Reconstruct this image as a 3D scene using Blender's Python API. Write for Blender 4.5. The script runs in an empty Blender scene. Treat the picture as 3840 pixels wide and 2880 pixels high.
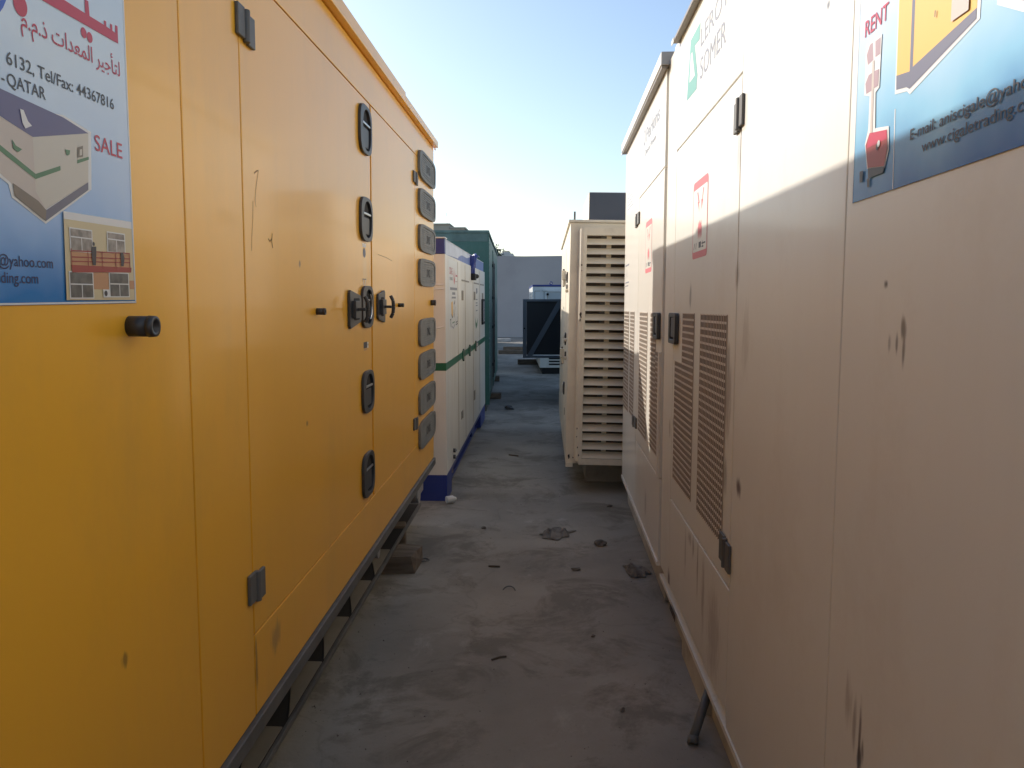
import bpy, bmesh, math, random
from mathutils import Vector, Matrix, Euler
R = math.radians
rng = random.Random(7)
sc = bpy.context.scene
col = sc.collection

# ------------------------------------------------------------------ camera, sky, sun, exposure
cam_d = bpy.data.cameras.new("camera")
cam = bpy.data.objects.new("camera", cam_d)
col.objects.link(cam)
cam.location = (0, 0, 1.6)
cam.rotation_euler = (R(90 - 5.805), 0, R(2.393))
cam_d.sensor_width = 36
cam_d.lens = 28.125
cam_d.clip_start = 0.02
cam_d.clip_end = 2000
sc.camera = cam

TO_SUN = Vector((-1.0, 0.75, 0.60)).normalized()
EL = math.asin(TO_SUN.z)
w = bpy.data.worlds.new("World")
sc.world = w
w.use_nodes = True
nt = w.node_tree
sky = nt.nodes.new('ShaderNodeTexSky')
sky.sky_type = 'NISHITA'
sky.sun_disc = False
sky.sun_elevation = EL
sky.sun_rotation = math.atan2(TO_SUN.x, TO_SUN.y)
sky.air_density = 1.0
sky.dust_density = 1.3
sky.ozone_density = 1.5
sky.altitude = 10
nt.links.new(sky.outputs[0], nt.nodes['Background'].inputs[0])
nt.nodes['Background'].inputs[1].default_value = 0.135

sun_d = bpy.data.lights.new("sun", 'SUN')
sun_d.energy = 3.25
sun_d.angle = R(0.55)
sun_d.color = (1.0, 0.93, 0.84)
sun = bpy.data.objects.new("sun", sun_d)
col.objects.link(sun)
sun.rotation_euler = (-TO_SUN).to_track_quat('-Z', 'Y').to_euler()
sun.location = (-8, 6, 9)

sc.view_settings.view_transform = 'Standard'
sc.view_settings.look = 'None'
sc.view_settings.exposure = 0.66
sc.view_settings.gamma = 1.0
sc.render.engine = 'CYCLES'
sc.cycles.max_bounces = 10
sc.cycles.diffuse_bounces = 6
sc.cycles.use_denoising = True

# ------------------------------------------------------------------ materials
def nodes_of(m):
    m.use_nodes = True
    return m.node_tree.nodes, m.node_tree.links, m.node_tree.nodes['Principled BSDF']

def rgba(c):
    return (c[0], c[1], c[2], 1)

def mat(name, c, rough=0.5, metal=0.0, var=0.0, vscale=3.0, stretch=(1, 1, 1), bump=0.0, bscale=3.0, bdist=0.01,
        fine=0.0, fscale=120.0, coat=0.0, marks=(), dirt=None, spec=0.5, streak=None):
    """plain or weathered paint: var = soft tone changes, dirt = (colour, amount, scale) blotches, marks = stains with a place of their own"""
    m = bpy.data.materials.new(name)
    N, L, B = nodes_of(m)
    B.inputs['Roughness'].default_value = rough
    B.inputs['Metallic'].default_value = metal
    B.inputs['Specular IOR Level'].default_value = spec
    if coat:
        B.inputs['Coat Weight'].default_value = coat
        B.inputs['Coat Roughness'].default_value = 0.10
    tc = N.new('ShaderNodeTexCoord')
    mp = N.new('ShaderNodeMapping')
    mp.inputs['Scale'].default_value = stretch
    L.new(tc.outputs['Object'], mp.inputs[0])
    cur = None
    def mix(a, b, fac):
        mx = N.new('ShaderNodeMix'); mx.data_type = 'RGBA'
        if isinstance(a, tuple): mx.inputs['A'].default_value = rgba(a)
        else: L.new(a, mx.inputs['A'])
        if isinstance(b, tuple): mx.inputs['B'].default_value = rgba(b)
        else: L.new(b, mx.inputs['B'])
        if isinstance(fac, float): mx.inputs['Factor'].default_value = fac
        else: L.new(fac, mx.inputs['Factor'])
        return mx.outputs['Result']
    cur = tuple(c)
    if var:
        n = N.new('ShaderNodeTexNoise'); n.inputs['Scale'].default_value = vscale; n.inputs['Detail'].default_value = 5
        L.new(mp.outputs[0], n.inputs['Vector'])
        rp = N.new('ShaderNodeMapRange'); rp.inputs['From Min'].default_value = .35; rp.inputs['From Max'].default_value = .7
        L.new(n.outputs['Fac'], rp.inputs['Value'])
        cur = mix(tuple(x * (1 - var) for x in c), tuple(min(1, x * (1 + var * .5)) for x in c), rp.outputs[0])
    if dirt:
        n = N.new('ShaderNodeTexNoise'); n.inputs['Scale'].default_value = dirt[2]; n.inputs['Detail'].default_value = 8
        n.inputs['Roughness'].default_value = .7
        L.new(mp.outputs[0], n.inputs['Vector'])
        rp = N.new('ShaderNodeMapRange'); rp.inputs['From Min'].default_value = .52; rp.inputs['From Max'].default_value = .78
        rp.inputs['To Max'].default_value = dirt[1]
        L.new(n.outputs['Fac'], rp.inputs['Value'])
        cur = mix(cur, tuple(dirt[0]), rp.outputs[0])
    if streak:
        sm2 = N.new('ShaderNodeMapping'); sm2.inputs['Scale'].default_value = (1, 7, .5); L.new(tc.outputs['Object'], sm2.inputs[0])
        n = N.new('ShaderNodeTexNoise'); n.inputs['Scale'].default_value = 1.6; n.inputs['Detail'].default_value = 7; n.inputs['Roughness'].default_value = .65
        L.new(sm2.outputs[0], n.inputs['Vector'])
        rp = N.new('ShaderNodeMapRange'); rp.inputs['From Min'].default_value = .50; rp.inputs['From Max'].default_value = .80; rp.inputs['To Max'].default_value = streak[1]
        L.new(n.outputs['Fac'], rp.inputs['Value'])
        cur = mix(cur, tuple(streak[0]), rp.outputs[0])
        n = N.new('ShaderNodeTexNoise'); n.inputs['Scale'].default_value = 26; n.inputs['Detail'].default_value = 8; n.inputs['Roughness'].default_value = .75
        L.new(tc.outputs['Object'], n.inputs['Vector'])
        rp = N.new('ShaderNodeMapRange'); rp.inputs['From Min'].default_value = .70; rp.inputs['From Max'].default_value = .78; rp.inputs['To Max'].default_value = streak[1] * 1.2
        L.new(n.outputs['Fac'], rp.inputs['Value'])
        cur = mix(cur, tuple(x * .7 for x in streak[0]), rp.outputs[0])
    if fine:
        n = N.new('ShaderNodeTexNoise'); n.inputs['Scale'].default_value = fscale; n.inputs['Detail'].default_value = 3
        L.new(tc.outputs['Object'], n.inputs['Vector'])
        rp = N.new('ShaderNodeMapRange'); rp.inputs['From Min'].default_value = .3; rp.inputs['From Max'].default_value = .75
        rp.inputs['To Max'].default_value = fine
        L.new(n.outputs['Fac'], rp.inputs['Value'])
        cur = mix(cur, tuple(x * .45 for x in c), rp.outputs[0])
    if marks:
        nz = N.new('ShaderNodeTexNoise'); nz.inputs['Scale'].default_value = 55; nz.inputs['Detail'].default_value = 4
        sm = N.new('ShaderNodeMapping'); sm.inputs['Scale'].default_value = (1, 1, .22)
        L.new(tc.outputs['Object'], sm.inputs[0]); L.new(sm.outputs[0], nz.inputs['Vector'])
        for (y0, z0, ry, rz, mc, st) in marks:
            sub = N.new('ShaderNodeVectorMath'); sub.operation = 'SUBTRACT'; sub.inputs[1].default_value = (0, y0, z0)
            L.new(tc.outputs['Object'], sub.inputs[0])
            mul = N.new('ShaderNodeVectorMath'); mul.operation = 'MULTIPLY'; mul.inputs[1].default_value = (0, 1 / ry, 1 / rz)
            L.new(sub.outputs[0], mul.inputs[0])
            le = N.new('ShaderNodeVectorMath'); le.operation = 'LENGTH'; L.new(mul.outputs[0], le.inputs[0])
            ad = N.new('ShaderNodeMath'); ad.operation = 'MULTIPLY_ADD'; ad.inputs[1].default_value = 1.6; 
            L.new(nz.outputs['Fac'], ad.inputs[0]); L.new(le.outputs['Value'], ad.inputs[2])
            rp = N.new('ShaderNodeMapRange'); rp.interpolation_type = 'SMOOTHSTEP'
            rp.inputs['From Min'].default_value = 1.1; rp.inputs['From Max'].default_value = 1.95
            rp.inputs['To Min'].default_value = st; rp.inputs['To Max'].default_value = 0
            L.new(ad.outputs[0], rp.inputs['Value'])
            cur = mix(cur, tuple(mc), rp.outputs[0])
    if isinstance(cur, tuple): B.inputs['Base Color'].default_value = rgba(cur)
    else: L.new(cur, B.inputs['Base Color'])
    if bump:
        n = N.new('ShaderNodeTexNoise'); n.inputs['Scale'].default_value = bscale; n.inputs['Detail'].default_value = 3
        L.new(mp.outputs[0], n.inputs['Vector'])
        b = N.new('ShaderNodeBump'); b.inputs['Strength'].default_value = bump; b.inputs['Distance'].default_value = bdist
        L.new(n.outputs['Fac'], b.inputs['Height']); L.new(b.outputs[0], B.inputs['Normal'])
    return m

RUST = (.10, .045, .02); SOOT = (.035, .03, .028); GRIME = (.20, .13, .075)
M = {}
M['yellow'] = mat('yellow_paint', (.90, .450, .032), .34, var=.06, vscale=.9, stretch=(1, 1, .5), bump=.09, bscale=1.3, bdist=.03, coat=.32, spec=.4, streak=((.62, .34, .08), .16),
                  dirt=((.60, .33, .06), .35, 2.2),
                  marks=[(1.42, .92, .016, .018, RUST, .6), (2.25, .60, .05, .05, GRIME, .5), (2.09, .60, .012, .08, RUST, .6),
                         (2.55, 1.70, .012, .012, RUST, .8), (2.60, 1.18, .012, .012, RUST, .7), (3.48, 1.70, .05, .10, (.75, .5, .2), .4)])
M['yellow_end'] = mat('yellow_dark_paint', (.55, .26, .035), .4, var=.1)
M['cream'] = mat('cream_paint', (.78, .755, .675), .34, streak=((.62, .54, .43), .12), var=.05, vscale=.8, bump=.06, bscale=1.2, bdist=.03, coat=.15,
                 dirt=((.50, .41, .30), .32, 1.6),
                 marks=[(1.449, 1.64, .009, .010, SOOT, .9), (1.372, 1.562, .013, .024, SOOT, .75), (1.368, 1.522, .007, .030, SOOT, .7),
                        (1.395, 1.535, .008, .022, SOOT, .7), (1.425, 1.535, .008, .02, SOOT, .45),
                        (1.475, .735, .014, .035, SOOT, .9), (1.478, .79, .008, .07, RUST, .8), (1.505, .79, .012, .06, RUST, .5), (1.462, .76, .008, .03, RUST, .7), (1.54, .82, .02, .06, GRIME, .4),
                        (3.41, 1.65, .028, .065, SOOT, .6), (2.482, 1.035, .035, .035, RUST, .95), (1.81, 2.246, .012, .012, SOOT, .8),
                        (2.60, 2.09, .03, .10, GRIME, .35), (2.58, 1.70, .03, .05, GRIME, .55), (2.66, 1.30, .05, .16, GRIME, .55), (2.67, 1.03, .025, .08, SOOT, .5), (2.67, 1.43, .03, .06, SOOT, .35),
                        (3.40, .55, .02, .11, RUST, .4), (3.22, .62, .022, .05, RUST, .6), (3.12, .57, .018, .12, GRIME, .7), (3.30, .63, .05, .03, RUST, .45),
                        (3.0, .5, .03, .18, GRIME, .5), (2.8, .42, .12, .2, GRIME, .4), (3.84, .27, .04, .06, RUST, .9), (3.9, 1.0, .03, .06, GRIME, .5), (3.80, 1.05, .02, .03, SOOT, .8),
                        (2.45, 1.5, .05, .12, GRIME, .25)])
M['cream2'] = mat('cream_paint_far', (.80, .76, .68), .32, streak=((.62, .55, .44), .12), var=.05, vscale=.8, bump=.06, bscale=1.2, bdist=.03, coat=.2,
                  dirt=((.52, .44, .34), .3, 1.6),
                  marks=[(1.24, .66, .02, .09, GRIME, .6), (.6, .40, .05, .1, RUST, .4), (.03, 1.7, .02, .1, GRIME, .4)])
M['cream_base'] = mat('cream_skid_paint', (.42, .38, .32), .6, var=.25, vscale=3, dirt=(RUST, .6, 7), bump=.2, bscale=25, bdist=.004)
M['louvre'] = mat('louvre_cream_paint', (.78, .71, .57), .5, var=.12, vscale=3, dirt=((.35, .27, .18), .35, 5), bump=.1, bscale=6, bdist=.008,
                  marks=[(0, .3, 3, .02, RUST, .0)])
M['louvre_chip'] = mat('chipped_paint', (.05, .04, .035), .8)
M['white'] = mat('white_paint', (.78, .76, .70), .4, streak=((.5, .42, .30), .35), var=.08, vscale=1.5, stretch=(1, 1, .3), dirt=((.45, .38, .28), .35, 2.4), bump=.05, bscale=2, bdist=.02, coat=.1)
M['white_clean'] = mat('white_panel', (.74, .75, .74), .4, var=.05)
M['blue'] = mat('blue_paint', (.025, .045, .24), .4, var=.12, dirt=((.12, .14, .25), .4, 4))
M['blue_faded'] = mat('faded_blue_paint', (.14, .20, .46), .5, var=.15, vscale=4)
M['peel'] = mat('peeled_white_paint', (.62, .66, .74), .6, var=.1, vscale=5)  # whitish patch with a ragged edge on the blue roof band
M['green'] = mat('green_stripe', (.02, .14, .075), .4, var=.1)
M['teal'] = mat('teal_paint', (.035, .125, .105), .45, var=.15, vscale=2, dirt=((.10, .17, .17), .5, 3))
M['teal_top'] = mat('teal_faded', (.10, .17, .16), .6, var=.3, vscale=6)
M['dark'] = mat('dark_plastic', (.045, .045, .047), .45, var=.15, vscale=14)
M['rubber'] = mat('grey_rubber', (.165, .168, .160), .6, var=.18, vscale=9, bump=.15, bscale=60, bdist=.002)
M['panel_grey'] = mat('pale_grey_panel', (.50, .53, .53), .5)
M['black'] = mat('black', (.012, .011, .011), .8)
M['hole'] = mat('vent_dark', (.085, .065, .05), .85)
M['vent_rib'] = mat('vent_rib', (.74, .69, .60), .5)
M['vent_bar'] = mat('vent_bar_dusty', (.42, .345, .275), .7)  # bars painted brown for the cream sheet's look in shadow
M['chrome'] = mat('bare_metal', (.45, .45, .44), .3, metal=.9)
M['flange'] = mat('dark_grey_metal', (.12, .12, .115), .55, var=.3, vscale=5, dirt=((.2, .17, .12), .5, 6))
M['grey'] = mat('grey_paint', (.075, .085, .105), .55, var=.1)
M['grey_dark'] = mat('dark_lining', (.055, .056, .06), .8)
M['greylt'] = mat('grey_frame_paint', (.17, .20, .235), .5, var=.1)
M['skid_web'] = mat('dusty_skid', (.23, .205, .165), .85, var=.2)  # colour of the wedges painted as lit ground under the yellow unit
M['galv'] = mat('roof_end_metal', (.30, .30, .31), .5, var=.1)
M['wood'] = mat('old_wood', (.17, .13, .095), .85, var=.35, vscale=4, stretch=(1, 6, 6), bump=.4, bscale=10, bdist=.006)
M['wood_pale'] = mat('pale_block', (.42, .42, .42), .8, var=.2, vscale=6)
M['concrete_wall'] = mat('rendered_wall', (.40, .375, .375), .85, var=.10, vscale=.5, dirt=((.25, .24, .25), .35, .8), bump=.2, bscale=20, bdist=.01)
M['beige'] = mat('beige_building', (.40, .37, .30), .8, var=.08, vscale=.4)
M['whiteb'] = mat('white_building', (.66, .64, .60), .8, var=.06)
M['red'] = mat('red_print', (.50, .03, .075), .4)
M['signred'] = mat('faded_red_print', (.62, .15, .17), .5)
M['ink'] = mat('grey_ink', (.06, .07, .085), .5)
M['navy'] = mat('navy_ink', (.015, .03, .10), .4)
M['palegrey'] = mat('faded_grey_print', (.22, .235, .27), .6)
M['tealprint'] = mat('teal_print', (.10, .33, .28), .5)
M['pwhite'] = mat('print_white', (.72, .72, .70), .4)
M['ppink'] = mat('print_wall_pinkish', (.55, .48, .42), .4)
M['pcream'] = mat('print_wall', (.58, .54, .46), .4)
M['proof'] = mat('print_roof', (.10, .105, .23), .4)
M['pgreen'] = mat('print_green', (.07, .20, .10), .4)
M['pslate'] = mat('print_slate', (.14, .14, .19), .4)
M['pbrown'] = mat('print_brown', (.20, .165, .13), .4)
M['pbuild'] = mat('print_facade', (.62, .52, .31), .4)
M['pwin'] = mat('print_window', (.14, .135, .12), .4, var=.4, vscale=60)
M['pwin2'] = mat('print_curtain', (.33, .29, .25), .4, var=.4, vscale=70)
M['porange'] = mat('print_orange', (.52, .27, .13), .4)
M['pred'] = mat('print_gondola', (.34, .045, .035), .4)
M['pgold'] = mat('print_yellow', (.78, .46, .10), .4)
M['pdark'] = mat('print_dark', (.03, .03, .04), .4)
M['pvine'] = mat('print_mauve', (.40, .27, .29), .4)
M['pball'] = mat('print_blue', (.02, .10, .48), .4)
M['scratch'] = mat('scratch_mark', (.26, .135, .03), .7)
M['stone'] = mat('stone', (.15, .13, .11), .9, var=.3, vscale=12, bump=.6, bscale=30, bdist=.01)
M['rag'] = mat('dirty_rag', (.20, .185, .165), .95, var=.4, vscale=14, bump=.6, bscale=30, bdist=.01)
M['plastic'] = mat('white_plastic', (.6, .6, .58), .4)
M['leaf'] = mat('leaves', (.035, .06, .02), .7, var=.4, vscale=5)
M['trunk'] = mat('bark', (.09, .07, .05), .9)
M['glass'] = mat('window_glass', (.20, .18, .18), .15)

def sheet_blue():
    """printed poster ground: pale blue clouds above a deeper blue foot, as printed"""
    m = bpy.data.materials.new('poster_print'); N, L, B = nodes_of(m)
    tc = N.new('ShaderNodeTexCoord'); sx = N.new('ShaderNodeSeparateXYZ'); L.new(tc.outputs['Object'], sx.inputs[0])
    n = N.new('ShaderNodeTexNoise'); n.inputs['Scale'].default_value = 4.5; n.inputs['Detail'].default_value = 3
    L.new(tc.outputs['Object'], n.inputs['Vector'])
    ma = N.new('ShaderNodeMath'); ma.operation = 'MULTIPLY_ADD'; ma.inputs[1].default_value = .16; L.new(n.outputs['Fac'], ma.inputs[0]); L.new(sx.outputs['Z'], ma.inputs[2])
    return m, N, L, B, ma
def poster_mat(z0, z1, z2, lo, mid, hi):
    m, N, L, B, ma = sheet_blue()
    cr = N.new('ShaderNodeValToRGB')
    mr = N.new('ShaderNodeMapRange'); mr.inputs['From Min'].default_value = z0 + .08; mr.inputs['From Max'].default_value = z2 + .08
    L.new(ma.outputs[0], mr.inputs['Value']); L.new(mr.outputs[0], cr.inputs['Fac'])
    e = cr.color_ramp.elements
    e[0].position = 0; e[0].color = rgba(lo)
    e[1].position = 1; e[1].color = rgba(hi)
    k = e.new((z1 - z0) / (z2 - z0)); k.color = rgba(mid)
    L.new(cr.outputs[0], B.inputs['Base Color'])
    B.inputs['Roughness'].default_value = .25
    return m
M['posterL'] = poster_mat(1.585, 1.72, 2.0, (.015, .19, .50), (.28, .47, .76), (.60, .71, .80))
M['posterR'] = poster_mat(1.80, 1.92, 2.12, (.03, .17, .42), (.24, .50, .68), (.58, .70, .80))
M['posterS'] = mat('white_poster', (.70, .70, .68), .35)

def ground_mat():
    m = bpy.data.materials.new('concrete_ground'); N, L, B = nodes_of(m)
    tc = N.new('ShaderNodeTexCoord')
    def noise(scale, det, rough=.55, dist=0.0):
        n = N.new('ShaderNodeTexNoise'); n.inputs['Scale'].default_value = scale; n.inputs['Detail'].default_value = det
        n.inputs['Roughness'].default_value = rough; n.inputs['Distortion'].default_value = dist
        L.new(tc.outputs['Object'], n.inputs['Vector']); return n.outputs['Fac']
    def rng_(v, a, b, t0=0., t1=1.):
        r = N.new('ShaderNodeMapRange'); r.inputs['From Min'].default_value = a; r.inputs['From Max'].default_value = b
        r.inputs['To Min'].default_value = t0; r.inputs['To Max'].default_value = t1
        L.new(v, r.inputs['Value']); return r.outputs[0]
    def mix(a, b, f):
        mx = N.new('ShaderNodeMix'); mx.data_type = 'RGBA'
        for k, v in (('A', a), ('B', b)):
            if isinstance(v, tuple): mx.inputs[k].default_value = rgba(v)
            else: L.new(v, mx.inputs[k])
        L.new(f, mx.inputs['Factor']); return mx.outputs['Result']
    c = mix((.21, .195, .168), (.315, .290, .245), rng_(noise(.9, 6), .38, .62))
    c = mix(c, (.140, .122, .097), rng_(noise(1.9, 11, .72, .6), .50, .60, 0, .72))       # brown dust patches
    c = mix(c, (.37, .345, .30), rng_(noise(2.7, 11, .74, .5), .57, .68, 0, .6))       # pale laitance
    c = mix(c, (.10, .093, .085), rng_(noise(3.3, 8, .65, .4), .63, .76, 0, .8))       # oil spots
    c = mix(c, (.12, .11, .10), rng_(noise(38, 5, .7), .60, .80, 0, .7))               # grit
    v = N.new('ShaderNodeTexVoronoi'); v.feature = 'DISTANCE_TO_EDGE'; v.inputs['Scale'].default_value = .42
    wob = N.new('ShaderNodeTexNoise'); wob.inputs['Scale'].default_value = 2.5; wob.inputs['Detail'].default_value = 6
    L.new(tc.outputs['Object'], wob.inputs['Vector'])
    va = N.new('ShaderNodeVectorMath'); va.operation = 'MULTIPLY_ADD'; va.inputs[1].default_value = (.5, .5, 0)
    L.new(wob.outputs['Color'], va.inputs[0]); L.new(tc.outputs['Object'], va.inputs[2]); L.new(va.outputs[0], v.inputs['Vector'])
    c = mix(c, (.09, .08, .07), rng_(v.outputs['Distance'], .001, .004, .16, 0))
    L.new(c, B.inputs['Base Color'])
    B.inputs['Roughness'].default_value = .82
    h = N.new('ShaderNodeMath'); h.operation = 'MULTIPLY_ADD'; h.inputs[1].default_value = .35
    L.new(noise(30, 6, .7), h.inputs[0]); L.new(noise(3, 8, .6), h.inputs[2])
    b = N.new('ShaderNodeBump'); b.inputs['Strength'].default_value = .45; b.inputs['Distance'].default_value = .02
    L.new(h.outputs[0], b.inputs['Height']); L.new(b.outputs[0], B.inputs['Normal'])
    return m
M['ground'] = ground_mat()

# ------------------------------------------------------------------ mesh helpers
def text_mesh(s, bold=0.0):
    c = bpy.data.curves.new('t', 'FONT'); c.body = s; c.offset = bold
    o = bpy.data.objects.new('t', c); col.objects.link(o)
    dg = bpy.context.evaluated_depsgraph_get(); dg.update()
    m = bpy.data.meshes.new_from_object(o.evaluated_get(dg))
    vs = [tuple(v.co) for v in m.vertices]; fs = [tuple(p.vertices) for p in m.polygons]
    bpy.data.objects.remove(o); bpy.data.curves.remove(c); bpy.data.meshes.remove(m)
    return vs, fs
CAP = max(v[1] for v in text_mesh('H')[0])

class MB:
    K = 1.0    # size of the unit being built
    """collects shapes in a panel frame: d = out of the panel, y along it, z up; side = +1 if the panel faces +x, -1 if it faces -x"""
    def __init__(s, side=1):
        s.s = side; s.v = []; s.f = []; s.fm = []; s.mats = []; s.cm = 0
    def m(s, key):
        mt = M[key]
        if mt not in s.mats: s.mats.append(mt)
        s.cm = s.mats.index(mt); return s
    def add(s, vs, fs):
        o = len(s.v)
        s.v += [(s.s * d * MB.K, y * MB.K, z * MB.K) for d, y, z in vs]
        for f in fs: s.f.append(tuple(o + i for i in f)); s.fm.append(s.cm)
        return s
    def box(s, d0, d1, y0, y1, z0, z1):
        vs = [(d, y, z) for d in (d0, d1) for y in (y0, y1) for z in (z0, z1)]
        return s.add(vs, [(0, 1, 3, 2), (4, 6, 7, 5), (0, 4, 5, 1), (2, 3, 7, 6), (0, 2, 6, 4), (1, 5, 7, 3)])
    def prism(s, poly, d0, d1):
        n = len(poly)
        vs = [(d0, y, z) for y, z in poly] + [(d1, y, z) for y, z in poly]
        fs = [tuple(range(n)), tuple(range(2 * n - 1, n - 1, -1))] + [(i, i + n, (i + 1) % n + n, (i + 1) % n) for i in range(n)]
        return s.add(vs, fs)
    def flat(s, poly, d):
        return s.add([(d, y, z) for y, z in poly], [tuple(range(len(poly)))])
    def rect(s, y0, y1, z0, z1, d):
        return s.flat([(y0, z0), (y1, z0), (y1, z1), (y0, z1)], d)
    def line(s, pts, wd, d):
        for (a, b), (c, e) in zip(pts, pts[1:]):
            t = Vector((c - a, e - b)); l = t.length or 1; nx, nz = -t.y / l * wd / 2, t.x / l * wd / 2
            s.flat([(a + nx, b + nz), (c + nx, e + nz), (c - nx, e - nz), (a - nx, b - nz)], d)
        return s
    def ring(s, outer, inner, d0, d1):
        n = len(outer)
        vs = [(d0, *p) for p in outer] + [(d1, *p) for p in outer] + [(d0, *p) for p in inner] + [(d1, *p) for p in inner]
        fs = []
        for i in range(n):
            j = (i + 1) % n
            fs += [(i, j, n + j, n + i), (n + i, n + j, 3 * n + j, 3 * n + i), (3 * n + i, 3 * n + j, 2 * n + j, 2 * n + i), (2 * n + i, 2 * n + j, j, i)]
        return s.add(vs, fs)
    def text(s, txt, y0, y1, zb, cap, d, slope=0.0, bold=.006):
        """lettering from y0 (its left) to y1 (its right), baseline zb"""
        vs, fs = text_mesh(txt, bold)
        if not vs: return s
        a = min(v[0] for v in vs); b = max(v[0] for v in vs)
        out = [(d, y0 + (v[0] - a) / (b - a) * (y1 - y0), zb + v[1] / CAP * cap + slope * (v[0] - a) / (b - a)) for v in vs]
        return s.add(out, fs)
    def tube(s, p, q, r, n=12, r2=None, hollow=0):
        p = Vector(p); q = Vector(q); t = (q - p).normalized()
        u = t.orthogonal().normalized(); v = t.cross(u); r2 = r if r2 is None else r2
        A = [(p + (u * math.cos(k * 2 * math.pi / n) + v * math.sin(k * 2 * math.pi / n)) * r) for k in range(n)]
        Bq = [(q + (u * math.cos(k * 2 * math.pi / n) + v * math.sin(k * 2 * math.pi / n)) * r2) for k in range(n)]
        fs = [(i, (i + 1) % n, n + (i + 1) % n, n + i) for i in range(n)] + [tuple(range(n - 1, -1, -1))]
        vs = [tuple(x) for x in A + Bq]
        if hollow:
            C = [(q + (u * math.cos(k * 2 * math.pi / n) + v * math.sin(k * 2 * math.pi / n)) * r2 * .62) for k in range(n)]
            D = [c - t * hollow for c in C]
            vs += [tuple(x) for x in C + D]
            fs += [(n + i, n + (i + 1) % n, 2 * n + (i + 1) % n, 2 * n + i) for i in range(n)]
            fs += [(2 * n + i, 2 * n + (i + 1) % n, 3 * n + (i + 1) % n, 3 * n + i) for i in range(n)] + [tuple(range(3 * n, 4 * n))]
        else:
            fs.append(tuple(range(n, 2 * n)))
        return s.add(vs, fs)
    def torus(s, c, R_, r, axis='x', a0=0, a1=2 * math.pi, n=24, k=8):
        vs = []; full = abs(a1 - a0 - 2 * math.pi) < 1e-4; cnt = n if full else n + 1
        for i in range(cnt):
            a = a0 + (a1 - a0) * i / n
            for j in range(k):
                b = 2 * math.pi * j / k
                x = (R_ + r * math.cos(b)) * math.cos(a); y = (R_ + r * math.cos(b)) * math.sin(a); z = r * math.sin(b)
                vs.append({'x': (c[0] + z, c[1] + x, c[2] + y), 'y': (c[0] + x, c[1] + z, c[2] + y), 'z': (c[0] + x, c[1] + y, c[2] + z)}[axis])
        fs = []
        for i in range(n):
            for j in range(k):
                a = i * k; b = ((i + 1) % cnt) * k
                fs.append((a + j, b + j, b + (j + 1) % k, a + (j + 1) % k))
        return s.add(vs, fs)
    def build(s, name, parent=None, bevel=0.0, smooth=False):
        me = bpy.data.meshes.new(name); me.from_pydata(s.v, [], s.f)
        for mt in s.mats: me.materials.append(mt)
        me.polygons.foreach_set('material_index', s.fm)
        bm = bmesh.new(); bm.from_mesh(me); bmesh.ops.recalc_face_normals(bm, faces=bm.faces[:]); bm.to_mesh(me); bm.free()
        if smooth: me.polygons.foreach_set('use_smooth', [True] * len(me.polygons))
        me.update()
        o = bpy.data.objects.new(name, me); col.objects.link(o); o.parent = parent
        if bevel:
            b = o.modifiers.new('bevel', 'BEVEL'); b.width = bevel; b.segments = 2; b.limit_method = 'ANGLE'; b.angle_limit = R(40)
        return o

def tag(o, label=None, cat=None, group=None, kind=None):
    for k, v in (('label', label), ('category', cat), ('group', group), ('kind', kind)):
        if v: o[k] = v
    return o
def thing(name, label, cat, loc=(0, 0, 0), rot=(0, 0, 0), group=None):
    o = bpy.data.objects.new(name, None); col.objects.link(o); o.location = loc
    o.rotation_euler = tuple(R(a) for a in rot); o.empty_display_size = .2
    return tag(o, label, cat, group)

def rrect(y0, y1, z0, z1, r, n=5):
    pts = []
    for cy, cz, a0 in ((y1 - r, z1 - r, 0), (y0 + r, z1 - r, 90), (y0 + r, z0 + r, 180), (y1 - r, z0 + r, 270)):
        for k in range(n + 1):
            a = R(a0 + 90 * k / n); pts.append((cy + r * math.cos(a), cz + r * math.sin(a)))
    return pts
def squircle(y0, y1, z0, z1, p, n=40):
    cy, cz, a, b = (y0 + y1) / 2, (z0 + z1) / 2, (y1 - y0) / 2, (z1 - z0) / 2
    out = []
    for k in range(n):
        t = 2 * math.pi * k / n; c, s_ = math.cos(t), math.sin(t)
        out.append((cy + a * math.copysign(abs(c) ** (2 / p), c), cz + b * math.copysign(abs(s_) ** (2 / p), s_)))
    return out
def circle(cy, cz, r, n=24):
    return [(cy + r * math.cos(2 * math.pi * k / n), cz + r * math.sin(2 * math.pi * k / n)) for k in range(n)]

def hinge(parent, side, y0, y1, z0, z1, split=.5, name='hinge', flip=False):
    b = MB(side).m('flange'); ym = y0 + (y1 - y0) * split; h = z1 - z0
    b.box(.0005, .010, y0, ym - .012, z0 + (.0 if flip else .10 * h), z1 - (.10 * h if flip else 0))
    b.box(.0005, .010, ym + .012, y1, z0 + (.10 * h if flip else 0), z1 - (0 if flip else .10 * h))
    b.tube((.008, ym, z0 + .03 * h), (.008, ym, z1 - .03 * h), .010, 14)
    return b.build(name, parent, .0025)

# ------------------------------------------------------------------ setting: ground
g = MB().m('ground'); g.add([(-160, -60, 0), (160, -60, 0), (160, 320, 0), (-160, 320, 0)], [(0, 1, 2, 3)])
tag(g.build('ground'), kind='structure')

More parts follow.
